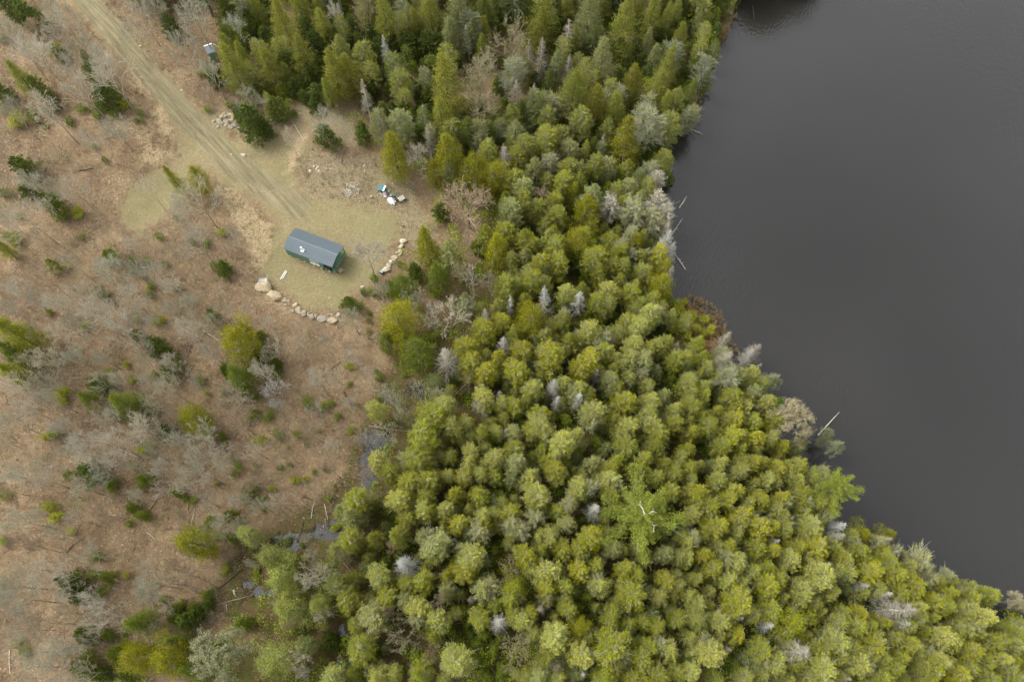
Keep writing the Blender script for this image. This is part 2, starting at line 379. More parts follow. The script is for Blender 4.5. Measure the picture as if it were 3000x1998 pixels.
for nm, sel in (('dirt_road', roadish), ('clearing', clear), ('bog', bogf), ('ground', ~(roadish | clear | bogf))):
    q = Q[sel]; u, inv = np.unique(q, return_inverse=True)
    me = mesh_np(nm, P3[u], [inv.reshape(-1, 4)], [M_ground], smooth=True)
    for k, a in A.items():
        at = me.attributes.new(k, 'FLOAT', 'POINT'); at.data.foreach_set('value', a.ravel()[u].astype(np.float32))
    tag(link(bpy.data.objects.new(nm, me)), kind='structure')
# pond and brook water sheets
def sheet(name, polys, z, m):
    b = MB()
    for p in polys: b.add([(x, y, z) for x, y in p], [tuple(range(len(p)))])
    return tag(b.build(name, m), kind='structure')
c0 = np.array([80., 110.])
pond_out = [tuple(p) for p in TW([(a-14, b+10) for a, b in SHORE_PX], 0)]+[(500,-300),(2500,-600),(2500,2500),(30,2500),(45,300)]
sheet('pond', [pond_out], 0.0, M_pond)
sheet('brook', [TW([(560,1560),(700,1490),(940,1400),(1020,1180),(1130,1040),(1290,900),(1400,920),(1400,1200),(1250,1330),(1130,1420),(1060,1560),(1040,2010),(940,2010),(880,1800),(660,1850)], .28), TW([(1855,1150),(1905,1150),(1905,1190),(1860,1190)], .28)], 0.28, M_brook)

# ------------------------------------------------------------------ tree prototypes
def rnd(n, a=0., b=1.): return NP.uniform(a, b, n)
def leaf_quads(C, D, ln, wd, jit=.6):
    """C centres (n,3), D main directions (n,3)"""
    n = len(C); D = D+NP.normal(0, jit, (n, 3)); D /= np.linalg.norm(D, axis=1)[:, None]+1e-9
    U = np.cross(D, NP.normal(0, 1, (n, 3))); U /= np.linalg.norm(U, axis=1)[:, None]+1e-9
    a = D*(ln*rnd(n, .6, 1.3))[:, None]*.5; b = U*(wd*rnd(n, .6, 1.3))[:, None]*.5
    return np.stack([C-a, C+b*.9-a*.1, C+a, C-b*.9-a*.1], 1)
def seg_prisms(P0, P1, r0, r1):
    n = len(P0); D = P1-P0; D = D/(np.linalg.norm(D, axis=1)[:, None]+1e-9)
    ref = np.where(np.abs(D[:, 2:3]) < .9, np.array([[0, 0, 1.]]), np.array([[1., 0, 0]]))
    U = np.cross(D, ref); U /= np.linalg.norm(U, axis=1)[:, None]; Wv = np.cross(D, U)
    vs = []
    for P, r in ((P0, r0), (P1, r1)):
        for k in range(3):
            a = 2*math.pi*k/3+.5; vs.append(P+(math.cos(a)*U+math.sin(a)*Wv)*np.reshape(r, (-1, 1)))
    V = np.stack(vs, 1)     # n,6,3
    base = (np.arange(n)*6)[:, None, None]
    F = base+np.array([[0,1,4,3],[1,2,5,4],[2,0,3,5]])[None]
    return V.reshape(-1, 3), F.reshape(-1, 4)
def assemble(name, quads, segs, mats):
    """quads (n,4,3) -> mats[0]; segs -> mats[1]"""
    Vs, Fs, mi, ti = [], [], [], []; k = 0
    if quads is not None and len(quads):
        n = len(quads); Vs.append(quads.reshape(-1, 3)); Fs.append(np.arange(n*4).reshape(-1, 4)); k = n*4
        mi.append(np.zeros(n)); ti.append(np.repeat(rnd(n), 4))
    if segs is not None and len(segs[0]):
        V, F = seg_prisms(*segs); Vs.append(V); Fs.append(F+k); mi.append(np.full(len(F), len(mats)-1)); ti.append(np.repeat(rnd(len(segs[0])), 6))
    return mesh_np(name, np.concatenate(Vs), [np.concatenate(Fs)], mats, np.concatenate(mi), np.concatenate(ti))
def trunk_mesh(H, r, m=None, lean=.0, top=.97):
    b = MB(); n = 6
    pts = [(math.sin(i*1.7+H)*lean, math.cos(i*2.1+H)*lean, H*top*i/n-(.3 if i == 0 else 0)) for i in range(n+1)]
    b.tube(pts, [r*(1.25-1.15*i/n) if i else r*1.5 for i in range(n+1)], 7)
    me = bpy.data.meshes.new('trunk'); me.from_pydata(b.v, [], b.f); me.materials.append(m or M_bark); me.update(); return me
def conifer(H, Rr, zlo, prof, nb, nl, leaf, rise, twigs=1.0, clump=0, seed=0, lat=.28, asym=.2, dens_in=.3, twr=.022, lobes=None, jit=.6):
    """returns crown mesh; branches spiral up the stem and carry sprays of needles"""
    t = (np.arange(nb)+rnd(nb))/nb; t = t**.9
    az = np.arange(nb)*2.39996+rnd(nb, -.4, .4)
    ph = rnd(3, 0, 6.28)
    ra = Rr*np.array([prof(v) for v in t])*rnd(nb, .62, 1.18)*(1+asym*np.sin(az+ph[0])*.6+asym*np.sin(2*az+ph[1])*.6)
    if lobes: ra *= 1+lobes*np.cos(az*5+ph[2]+t*3)
    zt = H*(zlo+(1-zlo)*t)
    tips = np.stack([np.cos(az)*ra, np.sin(az)*ra, zt+rise*ra*rnd(nb, .5, 1.3)], -1)
    z0 = zt-np.where(rise > 0, .15, 0)*ra
    root = np.stack([az*0, az*0, np.minimum(z0, H*.97)], -1)
    bi = np.repeat(np.arange(nb), np.maximum(3, (nl*(ra/Rr+.25)).astype(int)))
    n = len(bi); s = dens_in+(1-dens_in)*rnd(n)**.75
    P = root[bi]+(tips[bi]-root[bi])*s[:, None]
    bd = tips[bi]-root[bi]; bl = np.linalg.norm(bd, axis=1)+.01; bd = bd/bl[:, None]
    side = np.stack([-np.sin(az[bi]), np.cos(az[bi]), az[bi]*0], -1)
    P = P+side*(NP.normal(0, 1, n)*lat*ra[bi]*(1.15-.7*s))[:, None]
    P[:, 2] += NP.normal(0, 1, n)*lat*.35*ra[bi]+ra[bi]*.04
    if clump:
        # gather the needles into tufts
        nc = max(2, int(nb*clump)); q = NP.integers(0, n, nc); cen = P[q]
        own = NP.integers(0, nc, n); P = cen[own]+NP.normal(0, 1, (n, 3))*leaf*np.array([1.25, 1.25, .8])
        bd = np.repeat(bd[q][:, :], 1, 0)[own]
    qd = leaf_quads(P, bd+np.array([0, 0, .15]), leaf*(1.15 if jit < .5 else 1), leaf*.5, jit)
    m = max(1, int(nb*twigs)); k = NP.integers(0, nb, m)
    s0 = rnd(m, .0, .4)[:, None]; a = root[k]+(tips[k]-root[k])*s0
    b = root[k]+(tips[k]-root[k])*rnd(m, .85, 1.14)[:, None]+NP.normal(0, .09, (m, 3))*ra[k][:, None]
    c = a+(b-a)*rnd(m, .3, .7)[:, None]; e = c+(b-c)*.8+NP.normal(0, .16, (m, 3))*ra[k][:, None]
    segs = (np.concatenate([a, c]), np.concatenate([b, e]), np.full(2*m, twr*1.4), np.full(2*m, twr*.45))
    return assemble('crown', qd, segs, [M_leaf, M_twig])
def grow(H, spread, lvl, nch, r, up=.55, clear=.35, seed=0, fan=False, decay=.68):
    """recursive bare tree: list of segments"""
    rr = random.Random(seed); S = []
    def rec(p, d, ln, rad, k):
        steps = 2 if k > 0 else 1
        q = p
        for i in range(steps):
            dd = d+np.array([rr.gauss(0, .12), rr.gauss(0, .12), rr.gauss(0, .05)+.04*up]); dd /= np.linalg.norm(dd)
            q2 = q+dd*ln/steps; S.append((q, q2, rad*(1-.25*i), rad*(1-.25*(i+1)), k)); q, d = q2, dd
            if k > 0 and i == 0 and rr.random() < .75: child(q, d, ln, rad*.6, k)
        if k > 0:
            for _ in range(nch): child(q, d, ln, rad*.68, k)
    def child(q, d, ln, rad, k):
        a = rr.uniform(0, 6.283); t = rr.uniform(.3, .75)
        u = np.cross(d, (0, 0, 1)) if abs(d[2]) < .95 else np.array([1., 0, 0]); u = u/np.linalg.norm(u); w = np.cross(d, u)
        e = d*math.cos(t)+(u*math.cos(a)+w*math.sin(a))*math.sin(t)*spread; e[2] += .12*up; e = e/np.linalg.norm(e)
        rec(q, e, ln*rr.uniform(decay-.12, decay+.12), max(rad, .012), k-1)
    nlimb = rr.randint(6, 9) if fan else rr.randint(7, 10)
    for i in range(nlimb):
        z = H*(clear+(.80-clear)*i/nlimb); a = i*2.4+rr.uniform(-.5, .5); t = rr.uniform(.45, .95)*(1.1-.5*i/nlimb)
        d = np.array([math.sin(t)*math.cos(a), math.sin(t)*math.sin(a), math.cos(t)])*np.array([spread, spread, 1]); d /= np.linalg.norm(d)
        rec(np.array([0, 0, z]), d, H*(.22-.10*i/nlimb)*1.2, r*(.55-.3*i/nlimb), lvl)
    rec(np.array([0, 0, H*.75]), np.array([0.05, 0, 1.]), H*.11, r*.35, lvl-1)
    return S
def bare_mesh(H, spread, lvl, nch, r, m, buds=0, seed=0, clear=.35, twig=.02, budsz=.22, **kw):
    S = grow(H, spread, lvl, nch, r, seed=seed, clear=clear, **kw)
    P0 = np.array([s[0] for s in S]); P1 = np.array([s[1] for s in S]); r0 = np.array([max(s[2], twig) for s in S]); r1 = np.array([max(s[3], twig*.8) for s in S])
    q = None
    if buds:
        t = np.array([i for i, s in enumerate(S) if s[4] <= 1]); k = NP.choice(t, buds)
        C = P0[k]+(P1[k]-P0[k])*rnd(buds)[:, None]+NP.normal(0, .18, (buds, 3)); q = leaf_quads(C, P1[k]-P0[k], budsz, budsz*.5, 1.0)
        return assemble('crown', q, (P0, P1, r0, r1), [M_bud, m]), np.abs(np.hypot(P1[:, 0], P1[:, 1])).max(), P1[:, 2].max()
    return assemble('branches', None, (P0, P1, r0, r1), [m]), np.percentile(np.hypot(P1[:, 0], P1[:, 1]), 97), P1[:, 2].max()
def snag_mesh(H, Rr, n, zlo=.25, up=.2, twr=.02):
    t = rnd(n); az = rnd(n, 0, 6.28); ra = Rr*(1.05-t**1.3)*rnd(n, .5, 1.1)+.15
    z = H*(zlo+(.98-zlo)*t); a = np.stack([az*0, az*0, z], -1); b = np.stack([np.cos(az)*ra, np.sin(az)*ra, z+ra*rnd(n, -.3, up*2)], -1)
    segs = [(a, b, np.full(n, twr*1.5), np.full(n, twr*.5))]
    for _ in range(5):
        f = rnd(n, .3, .9)[:, None]; c = a+(b-a)*f; e = c+(b-a)*(1-f)*.5+NP.normal(0, .22, (n, 3))*ra[:, None]
        segs.append((c, e, np.full(n, twr*.8), np.full(n, twr*.4)))
    return assemble('branches', None, tuple(np.concatenate([s[i] for s in segs]) for i in range(4)), [M_pale])

cedar_prof2 = lambda t: max(0., 1-max(0, (t-.15)/.87)**1.5)*(.7+.3*min(1, t/.15))
cedar_prof = lambda t: (1.0 if t < .35 else math.sqrt(max(0., 1-((t-.35)/.66)**2.2)))*(.62+.38*min(1, t/.3))
pine_prof = lambda t: (1-t)**.8*(.85+.15*min(1, t/.2))+.02
pineb_prof = lambda t: (1-((t-.3)/.72)**2 if t > .3 else .75+.25*t/.3)
fir_prof = lambda t: (1-t)**.5*(.8+.2*min(1, t/.2))+.03
PROTO = {}
def reg(k, H, Rr, crown, trunk, cname='crown'): PROTO.setdefault(k, []).append((H, Rr, crown, trunk, cname))
for i in range(9):
    H = 9.5; reg('C', H, 1.9, conifer(H, 1.9, .10, [cedar_prof, cedar_prof, cedar_prof2][i % 3], 165+10*(i % 3), 66, .17, .34, twigs=1.5, lat=.16, asym=.2, jit=.36), trunk_mesh(H, .13, lean=.05))
for i in range(4):
    H = 9.5; reg('K', H, 1.9, conifer(H, 1.8, .25, cedar_prof, 90, 38, .17, .46, twigs=5, lat=.18, asym=.34, twr=.026, jit=.4), trunk_mesh(H, .13, lean=.05))
for i in range(6):
    H = 12; reg('P', H, 3.3, conifer(H, 3.4, .06, pine_prof, 150, 96, .25, .22, twigs=.5, lat=.2, clump=8, asym=.25, twr=.03), trunk_mesh(H, .24, lean=.08))
for i in range(3):
    H = 10; reg('Q', H, 3.4, conifer(H, 3.3, .08, pineb_prof, 130, 92, .25, .30, twigs=.4, lat=.22, clump=4.5, asym=.35, twr=.035, lobes=.12), trunk_mesh(H, .24, lean=.08))
for i in range(5):
    H = 4.2; reg('F', H, 1.5, conifer(H, 1.6, .02, fir_prof, 90, 46, .22, .05, twigs=.1, lat=.16, asym=.4, twr=.02), trunk_mesh(H, .1))
for i in range(4):
    H = 2.6; reg('S', H, 1.3, conifer(H, 1.25, .05, cedar_prof, 42, 24, .26, .25, twigs=.4, lat=.35, asym=.45, twr=.015), trunk_mesh(H, .05))
for i in range(7):
    me, rr_, hh = bare_mesh(12, 1.0, 5, 2, .16, M_pale, seed=20+i, clear=.35, twig=.023, decay=.68); reg('B', hh, rr_, me, trunk_mesh(9.4, .14, M_bark2, lean=.06), 'branches')
for i in range(2):
    me, rr_, hh = bare_mesh(11, 1.2, 5, 2, .2, M_pale, seed=60+i, clear=.25, twig=.024, decay=.66); reg('R', hh, rr_, me, trunk_mesh(8.5, .2, M_bark2, lean=.06), 'branches')
for i in range(3):
    me, rr_, hh = bare_mesh(11, 1.15, 4, 3, .18, M_pale, buds=13000, budsz=.27, seed=80+i, clear=.3, twig=.016, decay=.66); reg('O', hh, rr_*.92, me, trunk_mesh(8.5, .2, lean=.06))
for i in range(4):
    H = 9.5; reg('G', H, 1.35, snag_mesh(H, 1.35, 150), trunk_mesh(H, .09, M_birch, lean=.05), 'branches')
for i in range(2):
    me, rr_, hh = bare_mesh(10, .8, 3, 1, .13, M_birch, seed=95+i, clear=.45, twig=.022, decay=.7); reg('W', hh, rr_, me, trunk_mesh(7.6, .11, M_birch, lean=.1), 'branches')

TONE = dict(y=(.375,.368,.028), o=(.318,.332,.032), d=(.115,.155,.024), g=(.19,.23,.032), l=(.43,.435,.092), k=(.355,.37,.12), n=(.20,.36,.045),
            w=(.58,.57,.50), s=(.60,.55,.43), b=(.43,.385,.24), r=(.47,.365,.255), v=(.35,.375,.095), p=(.52,.50,.37), e=(.285,.325,.055), q=(.34,.355,.20), t=(.27,.25,.05))
KIND = dict(C=('cedar_tree','conifer'), K=('conifer_tree','conifer'), P=('pine_tree','pine'), Q=('pine_tree','pine'), F=('fir_tree','fir tree'), S=('small_bush','bush'),
            B=('bare_tree','bare tree'), R=('bare_tree','bare tree'), O=('budding_tree','tree'), G=('dead_tree','dead tree'), W=('birch_tree','birch'))
TW_ = dict(q='pale grey-green', e='fresh green', y='yellow-green', o='olive green', d='dark green', g='mid green', l='pale yellow-green', k='grey-green', w='whitish', s='grey', b='beige', r='reddish brown', n='fresh green', v='light green', p='pale grey-green', t='golden olive')
NOUN = dict(C='rounded conifer', K='twiggy conifer', P='pointed pine', Q='broad pine', F='young fir', S='low bush', B='bare tree', R='wide bare tree', O='budding broad tree', G='dead spiky tree', W='white birch')
GRP = dict(C='rounded conifers of the bog forest', K='twiggy conifers of the bog forest', P='pines around the clearing and pond', Q='pines around the clearing and pond', F='young firs in the woods', S='low evergreen bushes on the leaf litter',
           B='leafless trees on the slope', R='leafless trees on the slope', O='budding trees', G='dead grey trees in the forest', W='white birches')
LAND = [("the green cabin",905,730),("the outhouse roof",620,150),("the junk pile",1150,570),("the rubble heap by the track",675,355),("the largest boulder",775,842),("the wide reddish bare tree",1365,595),
 ("the dead-topped pine",1900,1500),("the star-shaped shore pine",2450,1430),("the tan budding shore tree",2320,1240),("the pole in the pond",2430,1230),("the rusty sedge patch",2070,960),
 ("the forked white birch",1390,820),("the brook pool",720,1740),("the huge grey-green tree",640,1890),("the spiky white dead tree",1187,1650),("the brightest yellow pine",1690,1830),("the round white dead tree",1455,1825),
 ("the photo's top left corner",0,0),("the photo's bottom right corner",3000,1998),("the photo's bottom left corner",0,1998),("the pine mound below the cabin",705,1020),("the golden cone pine",1305,245),
 ("the track fork",700,490),("the twin white dead trees",1650,880),("the lone yellow pine by the brook",560,1590),("the pond's lower right end",2950,1800),("the grey shore snags",1980,640),("the twin-mound pine",1190,960),
 ("the thin birch by the stones",1017,400),("the pond's upper left tip",2180,60),("the woodpile",1028,555),("the rock row's east end",1180,710),("the left photo edge's big pine",50,980)]
_used = {}
ORD = lambda k: {1:'nearest',2:'second nearest',3:'third nearest',4:'fourth nearest',5:'fifth nearest',6:'sixth nearest',7:'seventh nearest',8:'eighth nearest',9:'ninth nearest'}.get(k, '%dth nearest' % k)
def dirname(dx, dy):
    a = math.degrees(math.atan2(-dy, dx)) % 360
    return ['right of','upper right of','above','upper left of','left of','lower left of','below','lower right of'][int((a+22.5)//45) % 8]
TREES = []
def place(kind, tone, cx, cy, wpx, hk=1.0, label=None, h=None, zc=None, merge=None):
    """a tree whose crown is seen centred on photo pixel (cx,cy), wpx photo pixels wide"""
    depth = CAMH/ (math.cos(TILT)-(999-cy)/FPX*math.sin(TILT))
    wm = wpx*depth/FPX*(1.2 if kind in 'CK' else 1.1)
    if h is None:
        h = {'C': 4.6+1.15*wm, 'K': 4.6+1.1*wm, 'P': 3+1.4*wm, 'Q': 3.5+1.15*wm, 'E': 12, 'F': .8+1.12*wm, 'S': .3+.55*wm, 'B': 7+.8*wm, 'R': 5+.6*wm, 'O': 5+.7*wm, 'G': 4.5+1.8*wm, 'W': 8+.6*wm}[kind]
        h *= R.uniform(.92, 1.1)*hk
        h = min(h, {'C': 15, 'K': 14, 'E': 14, 'P': 18, 'Q': 16, 'F': 11, 'S': 4, 'B': 15, 'R': 13, 'O': 14, 'G': 13, 'W': 13}[kind])
    if zc is None: zc = {'C': .72, 'K': .72, 'P': .56, 'Q': .62, 'F': .5, 'S': .5, 'B': .72, 'R': .66, 'O': .66, 'G': .62, 'W': .6}[kind]
    x, y, z = G(cx, cy, h*zc)
    H0, R0, crown, trunk, cname = PROTO[kind][R.randrange(len(PROTO[kind]))]
    nm, cat = KIND[kind]
    if kind == 'C' and tone in 'lkv': nm = 'conifer_tree'  # pale trees of the cedar shape go with the twiggy conifers, species unsettled
    if merge is not None:
        merge.append((x, y, z-.05, R.uniform(0, 6.283), wm/2/R0, h/H0, crown, TONE[tone])); return None
    o = bpy.data.objects.new(nm, None); o.empty_display_size = .3; link(o)
    o.location = (x, y, z-.05); o.rotation_euler = (R.uniform(-.04, .04), R.uniform(-.04, .04), R.uniform(0, 6.283)); k = wm/2/R0; o.scale = (k, k, h/H0)
    c = link(bpy.data.objects.new(cname, crown), o)
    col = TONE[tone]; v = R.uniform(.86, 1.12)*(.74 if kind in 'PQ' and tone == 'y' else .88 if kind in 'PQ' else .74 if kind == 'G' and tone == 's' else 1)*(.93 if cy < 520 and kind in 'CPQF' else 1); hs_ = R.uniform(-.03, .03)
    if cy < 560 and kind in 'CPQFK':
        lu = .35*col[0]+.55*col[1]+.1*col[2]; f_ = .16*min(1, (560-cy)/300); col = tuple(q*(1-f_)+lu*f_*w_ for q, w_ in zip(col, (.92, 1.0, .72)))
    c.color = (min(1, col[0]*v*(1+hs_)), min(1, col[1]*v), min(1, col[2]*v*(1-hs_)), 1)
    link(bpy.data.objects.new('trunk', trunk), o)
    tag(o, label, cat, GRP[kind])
    TREES.append((o, kind, tone, cx, cy, wpx, label)); return o
